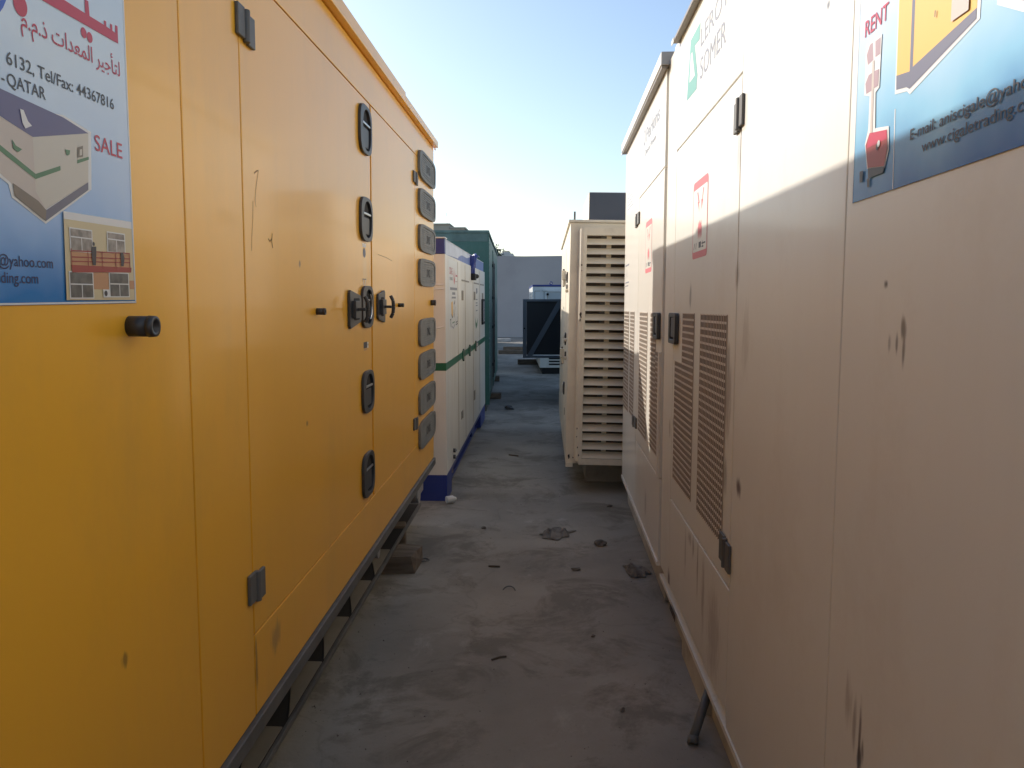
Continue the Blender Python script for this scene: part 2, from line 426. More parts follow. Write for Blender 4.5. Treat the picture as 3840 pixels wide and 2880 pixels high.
# ------------------------------------------------------------------ yellow generator, left foreground
Y0, YE = -6.0, 5.64
yg = thing('yellow_generator', 'yellow generator container with blue advertising poster and grey rubber plates down its far edge', 'generator',
           (-.795, 0, 0), (.5095, .6016, .0833))
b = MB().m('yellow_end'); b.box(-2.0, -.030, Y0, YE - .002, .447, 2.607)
b.m('yellow'); b.box(-.030, 0, Y0, 1.7375, .447, 2.607); b.box(-.030, 0, 1.7425, 2.076, .447, 2.607)
b.box(-.030, 0, 2.0815, YE, .447, .675); b.box(-.030, 0, 2.0815, YE, 2.436, 2.607); b.box(-.030, 0, 4.8095, YE, .678, 2.433)
b.build('body', yg, .0025)
b = MB().m('yellow'); b.box(-2.03, .030, Y0 - .03, 4.36, 2.612, 2.668); b.box(-2.03, .030, 4.362, YE + .02, 2.612, 2.654)
b.box(.006, .012, YE - .012, YE + .03, 2.596, 2.612)
b.build('roof', yg, .003)
b = MB().m('flange'); b.box(-1.99, .014, Y0, YE, .398, .444)
b.box(-.108, -.092, Y0, YE, .086, .108)
b.m('black').box(-.90, -.109, Y0, YE, .086, .100); b.box(-.70, -.69, Y0, YE, .10, .396)  # black plates paint the shaded ground, wedges below its lit patches
for y in (.2, .8, 1.4, 2.02, 2.62, 3.12, 3.58, 4.06, 4.58):
    b.m('skid_web').add([(d, yy, z) for z in (.1003, .106) for d, yy in ((-.112, y), (-.235, y), (-.112, y - .44))], [(0, 1, 2), (5, 4, 3), (0, 3, 4, 1), (1, 4, 5, 2), (2, 5, 3, 0)])
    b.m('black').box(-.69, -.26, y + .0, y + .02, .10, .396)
b.m('flange')
b.box(-1.7, -1.68, Y0, YE, .09, .398)
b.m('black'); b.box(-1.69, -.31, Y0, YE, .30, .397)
b.m('galv'); b.box(-.05, .006, 4.86, 5.1, .34, .397); b.tube((-.06, 4.98, .33), (.0, 4.98, .33), .05, 16)
b.tube((-.13, 4.20, .22), (-.10, 4.20, .22), .04, 16)
b.build('skid', yg, .003)
for y in (-1.0,): MB().m('wood').box(-1.2, -.2, y, y + .2, .0, .088).build('support_timber', yg)

d1 = MB().m('yellow'); d1.box(-.027, 0, 2.082, 3.601, .680, 2.431)
d1.m('scratch')
d1.line([(2.196, 1.936), (2.180, 1.932), (2.165, 1.924)], .003, .0006)
d1.line([(2.196, 1.936), (2.172, 1.880), (2.166, 1.850), (2.172, 1.836)], .002, .0006)
d1.line([(2.150, 1.850), (2.145, 1.80), (2.135, 1.755), (2.131, 1.718)], .002, .0006)
d1.line([(2.296, 1.776), (2.290, 1.753), (2.298, 1.735)], .005, .0006); d1.line([(2.261, 1.759), (2.275, 1.752), (2.290, 1.760)], .004, .0006)
d1.m('pwhite').rect(3.435, 3.50, 1.806, 1.822, .0006); d1.m('palegrey').flat(squircle(3.442, 3.495, 1.762, 1.803, 2), .0006)
d1.m('pdark').line([(3.43, 1.67), (3.50, 1.67)], .004, .0006)
d1.m('pwhite').line([(3.44, 1.668), (3.465, 1.636)], .006, .0006).line([(3.49, 1.668), (3.468, 1.636)], .006, .0006)
d1.m('pdark').rect(3.437, 3.505, 1.372, 1.399, .0006); d1.m('porange').rect(3.440, 3.505, 1.362, 1.370, .0006)
d1.m('pwhite').rect(3.507, 3.532, 1.370, 1.396, .0006); d1.m('pdark').flat([(3.515, 1.378), (3.528, 1.383), (3.52, 1.392)], .0009)
door1 = d1.build('door', yg, .0025)
hinge(door1, 1, 2.055, 2.172, 2.240, 2.326); hinge(door1, 1, 2.036, 2.150, .768, .858)

def oval_catch(parent, y0, y1, z0, z1, handle=False):
    b = MB(1).m('dark'); o = squircle(y0, y1, z0, z1, 3.6, 44)
    i = squircle(y0 + .045, y1 - .02, z0 + .016, z1 - .016, 2.2, 44)
    b.ring(o, i, .0005, .013)
    b.m('black'); b.flat(squircle(y0 + .04, y1 - .015, z0 + .012, z1 - .012, 2.2, 44), .0012)
    if handle:
        b.m('chrome'); b.torus((.012, (y0 + y1) / 2 + .01, (z0 + z1) / 2), .055, .005, 'x', R(-80), R(80), 16)
        b.box(.004, .010, y0 + .05, y1 - .03, z1 - .065, z1 - .058)
        b.m('dark'); b.box(.002, .012, y0 + .07, y0 + .1, z0 + .05, z1 - .05)
    else:
        zc = z0 + (z1 - z0) * .60
        b.m('chrome'); b.box(.004, .011, y0 + .04, y1 - .03, zc, zc + .010)
        b.m('dark'); b.box(.0015, .006, y0 + .06, y1 - .04, z0 + .03, zc - .01)
    return b.build('catch', parent, .002)
oval_catch(door1, 3.374, 3.594, 2.198, 2.400); oval_catch(door1, 3.374, 3.594, 1.832, 2.018)
oval_catch(door1, 3.384, 3.600, 1.460, 1.642, True)
oval_catch(door1, 3.382, 3.600, 1.087, 1.273); oval_catch(door1, 3.372, 3.594, .712, .910)

def tee_handle(parent, y0, y1, zc, hl, hr):
    b = MB(1).m('dark')
    o = [(y0, zc - hl + .012), (y0 + .012, zc - hl), (y1 - .01, zc - hr), (y1, zc - hr + .012), (y1, zc + hr - .012), (y1 - .01, zc + hr), (y0 + .012, zc + hl), (y0, zc + hl - .012)]
    b.prism(o, .0005, .012)
    b.m('black'); b.prism(rrect(y0 + .06, y1 - .035, zc - .045, zc + .045, .012, 3), .010, .0135)
    b.m('dark'); b.box(.012, .028, y0 + .03, y0 + .11, zc - .036, zc + .034)
    b.box(.028, .060, y0 + .055, y0 + .085, zc - .006, zc + .006)
    ym = y0 + .07
    pts = [(.055, ym, zc - .052), (.066, ym, zc - .03), (.069, ym, zc), (.066, ym, zc + .03), (.055, ym, zc + .052)]
    for p, q in zip(pts, pts[1:]): b.tube(p, q, .008, 10)
    return b.build('handle', parent, .002)
tee_handle(door1, 3.160, 3.356, 1.545, .077, .055)
def knob(parent, y, z, r, l):
    b = MB(1).m('dark'); b.tube((.0, y, z), (l * .75, y, z), r, 20); b.tube((l * .75, y, z), (l, y, z), r * 1.06, 20, r * 1.0, hollow=l * .3)
    return b.build('door_buffer', parent, 0, True)
knob(door1, 2.732, 1.546, .0115, .031)
d2 = MB().m('yellow'); d2.box(-.030, 0, 3.628, 4.804, .680, 2.431); d2.m('scratch').line([(3.75, 1.79), (3.95, 1.785), (4.1, 1.775)], .002, .0006)
door2 = d2.build('door', yg, .0025)
tee_handle(door2, 3.702, 3.862, 1.548, .058, .077)
knob(door2, 4.27, 1.549, .0105, .030)
hinge(door2, 1, 4.752, 4.900, 2.255, 2.326); hinge(door2, 1, 4.735, 4.885, .784, .862)
knob(yg, 1.490, 1.543, .0195, .050); knob(yg, 5.50, 1.551, .019, .034)
prot = None
for z0, z1 in ((2.316, 2.490), (2.094, 2.262), (1.874, 2.044), (1.658, 1.832), (1.276, 1.452), (1.066, 1.236), (.842, 1.012), (.622, .800)):
    b = MB(1).m('rubber'); o = squircle(4.93, 5.632, z0, z1, 5, 48); i = squircle(4.985, 5.585, z0 + .020, z1 - .018, 5, 48)
    b.ring(o, i, .0005, .017); b.flat(i, .012)
    n = 9
    for k in range(n):
        zz = z0 + .032 + (z1 - z0 - .064) * k / (n - 1)
        if abs(zz - (z0 + z1) / 2) < .03: b.box(.0115, .0140, 5.0, 5.16, zz - .003, zz + .003); b.box(.0115, .0140, 5.42, 5.57, zz - .003, zz + .003)
        else: b.box(.0115, .0140, 5.0, 5.57, zz - .003, zz + .003)
    b.m('black'); zc = (z0 + z1) / 2
    b.text('DWSO', 5.22, 5.37, zc - .024, .048, .0150)
    b.build('rubber_plate', yg, .002)

# poster on the yellow generator
p = MB(1).m('posterL'); p.box(.0005, .002, .10, 1.513, 1.586, 2.46); p.m('pwhite').line([(1.511, 1.586), (1.511, 2.46)], .004, .0024).line([(.1, 1.588), (1.513, 1.588)], .003, .0024)
D = .0028
p.m('red')
# large Arabic company name: drawn strokes, right end at the poster's edge
p.flat([(1.486, 2.052), (1.486, 2.082), (1.478, 2.082), (1.478, 2.068), (1.468, 2.069), (1.468, 2.079), (1.461, 2.079), (1.461, 2.069), (1.448, 2.070), (1.448, 2.078), (1.441, 2.078), (1.441, 2.070),
        (1.396, 2.070), (1.394, 2.093), (1.383, 2.093), (1.383, 2.070), (1.310, 2.071), (1.297, 2.079), (1.285, 2.110), (1.20, 2.150), (1.20, 2.125), (1.262, 2.098), (1.275, 2.072), (.60, 2.075), (.60, 2.052), (1.30, 2.050)], D)
p.flat(circle(1.376, 2.0365, .0085), D); p.flat(circle(1.3935, 2.0345, .0085), D); p.flat(circle(1.212, 2.0245, .016), D)
p.m('pball'); p.flat(circle(1.10, 2.06, .09, 40), .0026)
ar = '\ufedf\ufe98\ufe84\ufe9f\ufef4\ufeae \u0627\ufedf\ufee4\ufecc\ufeaa\ufe8d\ufe95 \ufeab.\ufee1.\ufee1'
p.m('red').text(ar[::-1], 1.211, 1.488, 1.9945, .0245, D, bold=.004)
p.m('ink').text('6132, Tel/Fax: 44367816', 1.174, 1.462, 1.931, .018, D).text('P.O.Box:', 1.05, 1.150, 1.931, .018, D)
p.text('QATAR', 1.1725, 1.262, 1.901, .0175, D).text('DOHA -', 1.075, 1.167, 1.901, .0175, D)
p.m('red').text('SALE', 1.394, 1.484, 1.849, .026, D)
p.m('navy').text('@yahoo.com', 1.131, 1.258, 1.643, .0155, D).text('E-mail: aniscigale', .93, 1.129, 1.643, .0155, D)
p.text('ding.com', 1.134, 1.219, 1.6185, .0155, D).text('www.cigaletra', .98, 1.132, 1.6185, .0155, D)
P2 = [('pwhite', [(1.158, 1.866), (1.193, 1.875), (1.306, 1.888), (1.384, 1.877), (1.377, 1.78), (1.245, 1.711), (1.168, 1.742), (1.162, 1.76), (1.0, 1.83), (1.0, 1.94)]),
      ('ppink', [(1.0, 1.885), (1.224, 1.838), (1.225, 1.757), (1.248, 1.734), (1.171, 1.761), (1.0, 1.84)]),
      ('pcream', [(1.224, 1.838), (1.375, 1.873), (1.368, 1.791), (1.248, 1.734), (1.225, 1.757)]),
      ('proof', [(1.0, 1.92), (1.157, 1.892), (1.305, 1.884), (1.375, 1.873), (1.224, 1.838), (1.0, 1.886)]),
      ('pgreen', [(1.0, 1.868), (1.226, 1.784), (1.225, 1.776), (1.0, 1.858)]),
      ('pgreen', [(1.226, 1.784), (1.290, 1.806), (1.290, 1.799), (1.225, 1.776)]), ('pgreen', [(1.338, 1.823), (1.372, 1.834), (1.372, 1.829), (1.337, 1.817)]),
      ('pslate', [(1.247, 1.732), (1.367, 1.791), (1.366, 1.778), (1.244, 1.715)]), ('pbrown', [(1.171, 1.763), (1.228, 1.744), (1.247, 1.732), (1.244, 1.715), (1.173, 1.745)]),
      ('pgreen', [(1.174, 1.826), (1.182, 1.818), (1.196, 1.815), (1.186, 1.809), (1.176, 1.813)]), ('pgreen', [(1.304, 1.834), (1.318, 1.835), (1.316, 1.828), (1.308, 1.825)]),
      ('pwhite', [(1.196, 1.873), (1.204, 1.873), (1.213, 1.859), (1.222, 1.854), (1.206, 1.847), (1.200, 1.854)]),
      ('pbrown', [(1.341, 1.844), (1.355, 1.849), (1.354, 1.831), (1.339, 1.827)]), ('pcream', [(1.345, 1.841), (1.352, 1.843), (1.351, 1.833), (1.344, 1.831)]),
      ('pbuild', [(1.29, 1.735), (1.503, 1.737), (1.504, 1.592), (1.287, 1.593)]), ('pwhite', [(1.29, 1.735), (1.503, 1.737), (1.503, 1.724), (1.29, 1.723)]),
      ('porange', [(1.366, 1.639), (1.416, 1.640), (1.414, 1.611), (1.365, 1.611)]), ('porange', [(1.486, 1.628), (1.503, 1.628), (1.503, 1.612), (1.486, 1.612)]), ('porange', [(1.306, 1.671), (1.49, 1.677), (1.49, 1.652), (1.306, 1.648)])]
dd = .0026
for k, poly in P2:
    dd += .00012
    p.m(k).flat(poly, dd)
for (y0, y1, z0, z1, k) in ((1.305, 1.366, 1.674, 1.709, 'pwin2'), (1.417, 1.473, 1.678, 1.711, 'pwin2'), (1.298, 1.363, 1.597, 1.638, 'pwin'), (1.418, 1.481, 1.599, 1.640, 'pwin')):
    p.m('pwhite').rect(y0 - .003, y1 + .003, z0 - .002, z1 + .002, .0052); p.m(k).rect(y0, y1, z0, z1, .0054)
    p.m('pwhite').line([(y0, z0 + .022), (y1, z0 + .022)], .002, .0056).line([((y0 + y1) / 2, z0), ((y0 + y1) / 2, z0 + .022)], .002, .0056)
p.m('pred').flat([(1.302, 1.650), (1.494, 1.652), (1.492, 1.643), (1.304, 1.638)], .0058)
for z in (1.673, 1.663, 1.656): p.line([(1.304, z), (1.49, z + .005)], .002, .0058)
for y in (1.304, 1.352, 1.396, 1.44, 1.489): p.line([(y, 1.645), (y, 1.677)], .002, .0058)
p.m('pdark').flat([(1.364, 1.683), (1.378, 1.684), (1.377, 1.672), (1.374, 1.652), (1.365, 1.652), (1.362, 1.674)], .006).flat(circle(1.3705, 1.688, .0035), .006)
p.flat([(1.457, 1.678), (1.466, 1.678), (1.47, 1.668), (1.466, 1.654), (1.457, 1.653)], .006)
p.m('pwhite').rect(1.394, 1.415, 1.597, 1.611, .0058); p.m('pdark').flat(circle(1.402, 1.604, .005), .006)
p.build('poster', yg)

# ------------------------------------------------------------------ cream generators on the right
def slot_vent(parent, regions, pitch=.0277, label=None):
    """perforated grille: upright bars and cross bars over a dark duct"""
    b = MB(-1)
    for (y0, y1, z0, z1) in regions:
        b.m('hole'); b.rect(y0, y1, z0, z1, .0006)
        n = max(2, round((y1 - y0) / pitch)); k = max(2, round((z1 - z0) / pitch))
        for i in range(n + 1):
            y = y0 + (y1 - y0) * i / n; b.m('vent_bar').box(.0008, .0026, y - .0052, y + .0052, z0, z1)
        for j in range(k + 1):
            z = z0 + (z1 - z0) * j / k; b.m('vent_rib')
            for i in range(n):
                ya = y0 + (y1 - y0) * i / n; b.box(.0010, .0030, ya + .0075, ya + (y1 - y0) / n - .0075, max(z0, z - .0042), min(z1, z + .0042))
    return b.build('vent_grille', parent)
def paddle(parent, y0, y1, z0, z1):
    b = MB(-1).m('dark'); o = rrect(y0, y1, z0, z1, .018, 4); i = rrect(y0 + .045, y1 - .045, z0 + .02, z1 - .02, .01, 4)
    b.ring(o, i, .0005, .020); b.m('black').flat(i, .002)
    b.m('grey'); b.prism(rrect(y0 + .06, y1 - .06, z0 + .030, z1 - .022, .01, 3), .006, .017)
    return b.build('handle', parent, .003)
def warn_sign(parent, y0, y1, z0, z1):
    """read from y1 (left) to y0 (right)"""
    b = MB(-1); W = y1 - y0; Hh = z1 - z0
    def q(u, v): return (y1 - u * W, z0 + v * Hh)
    def poly(pts, d): b.flat([q(*t) for t in pts], d)
    b.m('signred'); b.flat(rrect(y0, y1, z0, z1, .022), .0006)
    b.m('cream'); b.flat(rrect(y0 + .010, y1 - .010, z0 + Hh * .085, z1 - Hh * .105, .012), .0010)
    b.m('signred')
    poly([(.29, .85), (.35, .85), (.46, .70), (.41, .70), (.46, .58), (.33, .72), (.38, .72)], .0014)
    poly([(.69, .86), (.75, .86), (.66, .72), (.70, .72), (.60, .60), (.58, .73), (.63, .73)], .0014)
    poly([(.39, .28), (.37, .39), (.40, .41), (.41, .47), (.45, .42), (.50, .48), (.55, .42), (.60, .48), (.62, .40), (.65, .39), (.64, .28), (.60, .24), (.58, .33), (.54, .23), (.50, .33), (.46, .23), (.44, .33), (.41, .24)], .0014)
    b.m('ink'); poly([(.10, .12), (.13, .12), (.20, .20), (.17, .20)], .0014); poly([(.25, .12), (.28, .12), (.31, .20), (.28, .20)], .0014)
    b.rect(q(.62, 0)[0], q(.46, 0)[0], q(0, .125)[1], q(0, .20)[1], .0014); b.rect(q(.78, 0)[0], q(.66, 0)[0], q(0, .12)[1], q(0, .14)[1], .0014)
    b.line([q(.72, .12), q(.72, .20)], .006, .0014); b.line([q(.66, .17), q(.90, .17)], .006, .0014)
    return b.build('warning_sign', parent)

cg = thing('cream_generator', 'large cream generator at far right with blue poster and brown stains', 'generator',
           (.60, 0, 0), (-.2834, 0, -.153))
b = MB(-1).m('cream'); b.box(-2.4, -.028, -6.0, 4.14, .20, 2.815)
b.box(-.028, 0, -6.0, 1.6565, .20, 2.815); b.box(-.028, 0, 1.6605, 2.574, .20, 2.815); b.box(-.028, 0, 2.579, 3.842, 2.326, 2.815)
b.box(-.028, 0, 3.8465, 4.14, .24, 2.815)
b.build('body', cg, .003)
b = MB(-1).m('cream'); b.box(-.026, 0, 2.5795, 3.8415, .245, .669); b.build('lower_panel', cg, .003)
b = MB(-1).m('cream'); b.box(-.026, 0, 2.582, 3.8395, .678, 2.319); cdoor = b.build('door', cg, .003)
hinge(cdoor, -1, 2.538, 2.644, 2.146, 2.251, .45); hinge(cdoor, -1, 2.556, 2.700, .730, .836, .45, flip=True)
paddle(cdoor, 3.685, 3.885, 1.427, 1.571)
slot_vent(cdoor, [(2.70, 3.158, .789, 1.573)])
slot_vent(cdoor, [(3.302, 3.577, .789, 1.573), (3.5805, 3.770, .789, 1.350)])
warn_sign(cdoor, 3.077, 3.383, 1.794, 2.102)
b = MB(-1).m('cream'); b.box(-2.4, -.028, -6.0, 4.14, 2.822, 2.884); b.box(.030, .034, 3.80, 3.86, 2.800, 2.822); b.m('pbrown').box(.001, .030, -6.0, 3.84, 2.806, 2.8215); b.build('roof', cg, .003)  # brown strip paints the shade under the roof edge
b = MB(-1).m('cream_base'); b.m('cream').box(-.06, .004, -6.0, 4.13, .176, .198); b.m('cream_base').box(-2.3, -.045, -6.0, 4.10, .0, .176)
b.box(-.045, -.02, 3.0, 3.55, .015, .175); b.m('louvre_chip'); b.box(.0125, .0135, 3.55, 3.72, .165, .199)
b.build('skid', cg, .003)
b = MB(-1)
b.m('tealprint').prism([(3.598, 2.489), (3.372, 2.480), (3.355, 2.532), (3.430, 2.668), (3.325, 2.660), (3.314, 2.722), (3.528, 2.720)], .0003, .0008)
b.m('cream').flat([(3.535, 2.549), (3.412, 2.545), (3.482, 2.660), (3.515, 2.66)], .0012)
b.m('palegrey').text('LEROY', 3.300, 2.80, 2.620, .070, .0008, bold=.004); b.text('SOMER', 3.296, 2.835, 2.495, .080, .0008, bold=0)
b.build('decal', cg)
p = MB(-1).m('posterR'); p.box(.0004, .002, .10, 1.622, 1.803, 2.66); p.m('pwhite').line([(1.620, 1.803), (1.620, 2.66)], .003, .0024)
p.line([(1.434, 1.803), (1.439, 1.94)], .003, .0024)
D = .0032
p.m('red').text('RENT', 1.588, 1.484, 2.106, .029, D)
p.m('ink').text('E-mail: aniscigale@yahoo.com', 1.374, .960, 1.874, .0170, D); p.text('www.cigaletrading.com', 1.330, 1.010, 1.846, .0170, D)
P2 = [('pwhite', [(1.447, 2.40), (1.442, 1.965), (1.394, 1.958), (1.383, 1.950), (1.172, 1.998), (1.170, 2.4)]),
      ('pgold', [(1.447, 2.40), (1.438, 1.995), (1.387, 1.988), (1.395, 2.40)]), ('pgold', [(1.384, 2.40), (1.376, 1.992), (1.181, 2.016), (1.179, 2.40)]), ('pslate', [(1.394, 2.4), (1.387, 1.988), (1.376, 1.992), (1.384, 2.4)]),
      ('pslate', [(1.438, 1.995), (1.387, 1.988), (1.376, 1.992), (1.181, 2.016), (1.181, 2.001), (1.384, 1.959), (1.396, 1.965), (1.436, 1.971)]),
      ('pwhite', [(1.578, 2.09), (1.507, 2.088), (1.509, 1.995), (1.525, 1.99), (1.520, 1.925), (1.460, 1.916), (1.455, 1.875), (1.47, 1.845), (1.55, 1.857), (1.565, 1.905), (1.552, 1.93), (1.552, 1.99), (1.578, 1.998)]),
      ('pvine', [(1.574, 2.070), (1.560, 2.085), (1.547, 2.085), (1.541, 2.052), (1.566, 2.050)]), ('pvine', [(1.535, 2.083), (1.512, 2.083), (1.511, 2.054), (1.532, 2.054)]),
      ('pvine', [(1.574, 2.018), (1.560, 2.030), (1.545, 2.030), (1.543, 1.998), (1.568, 1.998)]), ('pvine', [(1.536, 2.030), (1.513, 2.028), (1.514, 1.999), (1.533, 1.999)]),
      ('ppink', [(1.544, 2.05), (1.535, 2.05), (1.531, 1.92), (1.541, 1.92)]),
      ('pred', [(1.543, 1.921), (1.466, 1.911), (1.460, 1.878), (1.471, 1.849), (1.545, 1.858), (1.560, 1.902)]), ('red', [(1.543, 1.921), (1.466, 1.911), (1.463, 1.895), (1.555, 1.895)]),
      ('pdark', [(1.544, 1.857), (1.469, 1.848), (1.474, 1.838), (1.54, 1.838)]), ('pdark', [(1.583, 1.857), (1.566, 1.857), (1.568, 1.836), (1.581, 1.836)]), ('pdark', [(1.545, 1.838), (1.533, 1.838), (1.534, 1.822), (1.543, 1.822)]),
      ('pwhite', [(1.130, 2.20), (1.126, 2.00), (1.05, 1.962), (.9, 1.97), (.9, 2.2)]), ('pslate', [(1.122, 2.20), (1.118, 2.008), (1.05, 1.976), (.9, 1.985), (.9, 2.2)])]
dd = .0026
for k, poly in P2:
    dd += .00012
    p.m(k).flat(poly, dd)
p.m('pwhite').flat(circle(1.497, 1.893, .006), .0052); p.m('pdark').flat(circle(1.503, 1.889, .006), .005)
p.m('ppink').rect(1.20, 1.25, 2.02, 2.10, .0052); p.m('pdark').rect(1.332, 1.338, 2.09, 2.096, .0052).rect(1.30, 1.303, 2.045, 2.055, .0052)
p.build('poster', cg)

fg = thing('cream_generator', 'cream generator half in sunlight just behind the large one at far right', 'generator',
           (.60, 4.15, 0), (-.2455, 0, -.532))
X1 = 2.22
b = MB(-1).m('cream2'); b.box(-2.4, -.028, .004, X1, .235, 2.765)
b.box(-.028, 0, 1.205, X1, .235, 2.765); b.box(-.028, 0, .006, 1.200, 2.287, 2.765); b.box(-.028, 0, .006, 1.200, .235, .676)
b.build('body', fg, .003)
b = MB(-1).m('cream2'); b.box(-.026, 0, .012, 1.194, .682, 2.280); b.box(.0, .012, .025, .055, .68, 1.345); fdoor = b.build('door', fg, .003)
paddle(fdoor, .052, .235, 1.408, 1.548)
hinge(fdoor, -1, 1.155, 1.385, 2.11, 2.195, .5); hinge(fdoor, -1, 1.15, 1.40, .760, .840, .5)
slot_vent(fdoor, [(.640, 1.055, .775, 1.545)]); slot_vent(fdoor, [(.235, .480, .775, 1.545), (.105, .2345, .775, 1.340)])
slot_vent(fg, [(1.80, 2.17, .795, 1.545)]); slot_vent(fg, [(1.41, 1.69, .808, 1.545)])
warn_sign(fdoor, .495, .800, 1.780, 2.085)
b = MB(-1).m('palegrey'); b.text('Perkins', .86, .24, 2.575, .080, .0008, bold=.016); b.flat(circle(.95, 2.62, .05), .0008); b.m('cream2').flat(circle(.95, 2.62, .036), .0012); b.m('palegrey').rect(.945, .955, 2.58, 2.66, .0014)
b.text('Diesel Power', .92, .36, 2.500, .035, .0008)
b.build('decal', fg)
b = MB(-1).m('pwhite'); b.rect(1.53, 2.06, 2.27, 2.545, .0004); b.m('palegrey')
for k in range(9):
    z = 2.52 - k * .027; b.line([(2.03, z), (1.60 + .12 * rng.random(), z)], .007, .0008)
b.build('notice', fg)
b = MB(-1).m('palegrey').line([(2.15, 1.89), (1.85, 1.89)], .012, .0008).line([(2.02, 1.86), (2.02, 1.80)], .012, .0008).line([(2.15, 1.76), (1.85, 1.76)], .010, .0008).line([(2.15, 1.735), (1.9, 1.735)], .008, .0008)
b.build('stencil_mark', fg)
b = MB(-1).m('cream2'); b.box(-2.45, .035, -.035, X1 + .03, 2.772, 2.832); b.box(.031, .035, X1 + .01, X1 + .06, 2.752, 2.772)
b.m('pbrown').box(.001, .030, -.03, X1 + .02, 2.755, 2.7715)  # underside shade of the overhang, painted as a brown strip
b.m('galv'); b.box(-2.45, .033, -.042, -.036, 2.770, 2.833); b.build('roof', fg, .003)
b = MB(-1).m('cream_base'); b.m('cream2').box(-.06, .008, .01, X1, .208, .233); b.m('cream_base').box(-2.3, -.045, .03, X1 - .03, .012, .208); b.build('skid', fg, .003)

# ------------------------------------------------------------------ louvred generator
MB.K = .8816
lv = thing('louvred_generator', 'beige generator whose louvred end faces the alley, dark exhaust box on its roof', 'generator', (.1728, 6.70, .189), (0, .9, 0))
b = MB().m('louvre'); b.box(0, 2.2, .002, 3.9, .062, 2.345)
b.m('flange'); b.tube((.035, .03, 2.34), (.035, .03, 2.45), .010, 8)
b.m('louvre'); b.box(-.003, 0.02, 1.35, 1.38, .3, 2.2)
for y in (1.05, 1.7, 2.3, 2.9, 3.5): b.tube((-.0, y, 2.345), (-.0, y, 2.385), .012, 8)
b.build('body', lv, .008)
b = MB().m('louvre'); b.box(-.02, 2.22, -.012, 3.92, 2.347, 2.372); b.build('roof', lv, .004)
b = MB().m('louvre'); b.box(.0, .07, -.02, .0, .03, .075); b.m('cream_base').box(.22, 2.0, .45, 3.6, -.212, .060); b.build('skid', lv, .004)
# louvre box: chamfered lit edge, stiles, slats, dark core behind
b = MB().m('louvre')
b.add([(.078, 0, .10), (.094, -.085, .10), (.118, -.095, .10), (.118, 0, .10), (.078, 0, 2.27), (.094, -.085, 2.29), (.118, -.095, 2.29), (.118, 0, 2.27)],
      [(0, 1, 5, 4), (1, 2, 6, 5), (2, 3, 7, 6), (0, 3, 2, 1), (4, 5, 6, 7)])
b.box(.118, .150, -.095, 0, .07, 2.29); b.box(.150, 1.75, -.095, 0, 2.222, 2.29); b.box(.150, 1.75, -.095, 0, .07, .128); b.box(1.75, 1.79, -.095, 0, .07, 2.29)
b.m('louvre_chip')
for (x, z, r) in ((.108, 1.50, .010), (.112, 1.47, .007), (.104, 1.44, .006), (.10, .42, .005), (.098, .34, .004), (.108, .24, .005), (.118, .16, .006), (.03, .13, .010), (.07, .12, .007), (.106, 1.95, .006), (.108, 1.9, .004)):
    b.add([(x + (r * (.5 + rng.random())) * math.cos(a), -.0965 if x > .09 else -.0015, z + r * 2 * (.5 + rng.random()) * math.sin(a)) for a in (0, .9, 1.8, 2.7, 3.6, 4.5, 5.4)], [tuple(range(7))])
b.build('louvre_frame', lv, .002)
b = MB().m('hole'); b.box(.15, 1.75, -.012, -.004, .128, 2.222)
b.m('louvre')
for x in (.335, .72, 1.10, 1.48): b.box(x, x + .045, -.030, -.0125, .13, 2.22)
b.m('flange')
for x in (.285, .67, 1.05, 1.43): b.box(x, x + .05, -.022, -.0128, .13, 2.22)
b.build('louvre_core', lv)
n = 24; z0, z1 = .130, 2.222; pt = (z1 - z0) / n
for k in range(n):
    zc = z0 + pt * k; sag = [0, .004, -.003, .006][k % 4] * rng.random(); bent = -.016 if k == 18 else 0
    b = MB().m('louvre')
    b.add([(.150, -.092, zc + .004), (1.75, -.092, zc + .004 + sag + bent), (.150, -.034, zc + .062), (1.75, -.034, zc + .062 + sag),
           (.150, -.085, zc + .001), (1.75, -.085, zc + .001 + sag + bent), (.150, -.027, zc + .058), (1.75, -.027, zc + .058 + sag)],
          [(0, 1, 3, 2), (4, 6, 7, 5), (0, 4, 5, 1), (2, 3, 7, 6), (0, 2, 6, 4), (1, 5, 7, 3)])
    b.build('slat', lv)
for (y, z, dz) in ((.55, 1.80, .11), (.95, .62, .13), (.75, 1.16, .13)):
    b = MB(-1).m('dark'); b.box(.0005, .014, y, y + .10, z, z + dz); b.m('chrome').box(.014, .022, y + .02, y + .08, z + .02, z + dz - .02); b.build('handle', lv, .003)
for (y, z) in ((1.5, 1.86), (1.5, .98)):
    b = MB(-1).m('louvre'); b.box(0, .045, y, y + .13, z, z + .10); b.box(0, .030, y + .02, y + .15, z - .07, z + .0); b.m('flange').tube((.022, y + .06, z - .08), (.022, y + .06, z + .12), .012, 8); b.build('hinge', lv, .003)
for (y, z) in ((.35, 1.72), (.45, 1.23), (.42, 1.05)):
    b = MB(-1).m('louvre'); b.tube((.0, y, z), (.030, y, z), .016, 12); b.m('dark').box(.005, .02, y + .03, y + .08, z - .02, z + .06); b.build('lock', lv, .002)
b = MB(-1).m('black'); b.prism(squircle(.75, .83, .42, .50, 2), .0005, .003); b.build('cable_gland', lv)
b = MB().m('louvre'); b.box(.20, 1.2, .706, 1.95, 2.372, 2.722); b.m('grey').box(.203, 1.19, .700, .7055, 2.378, 2.716); b.build('exhaust_box', lv, .003)

MB.K = 1.0
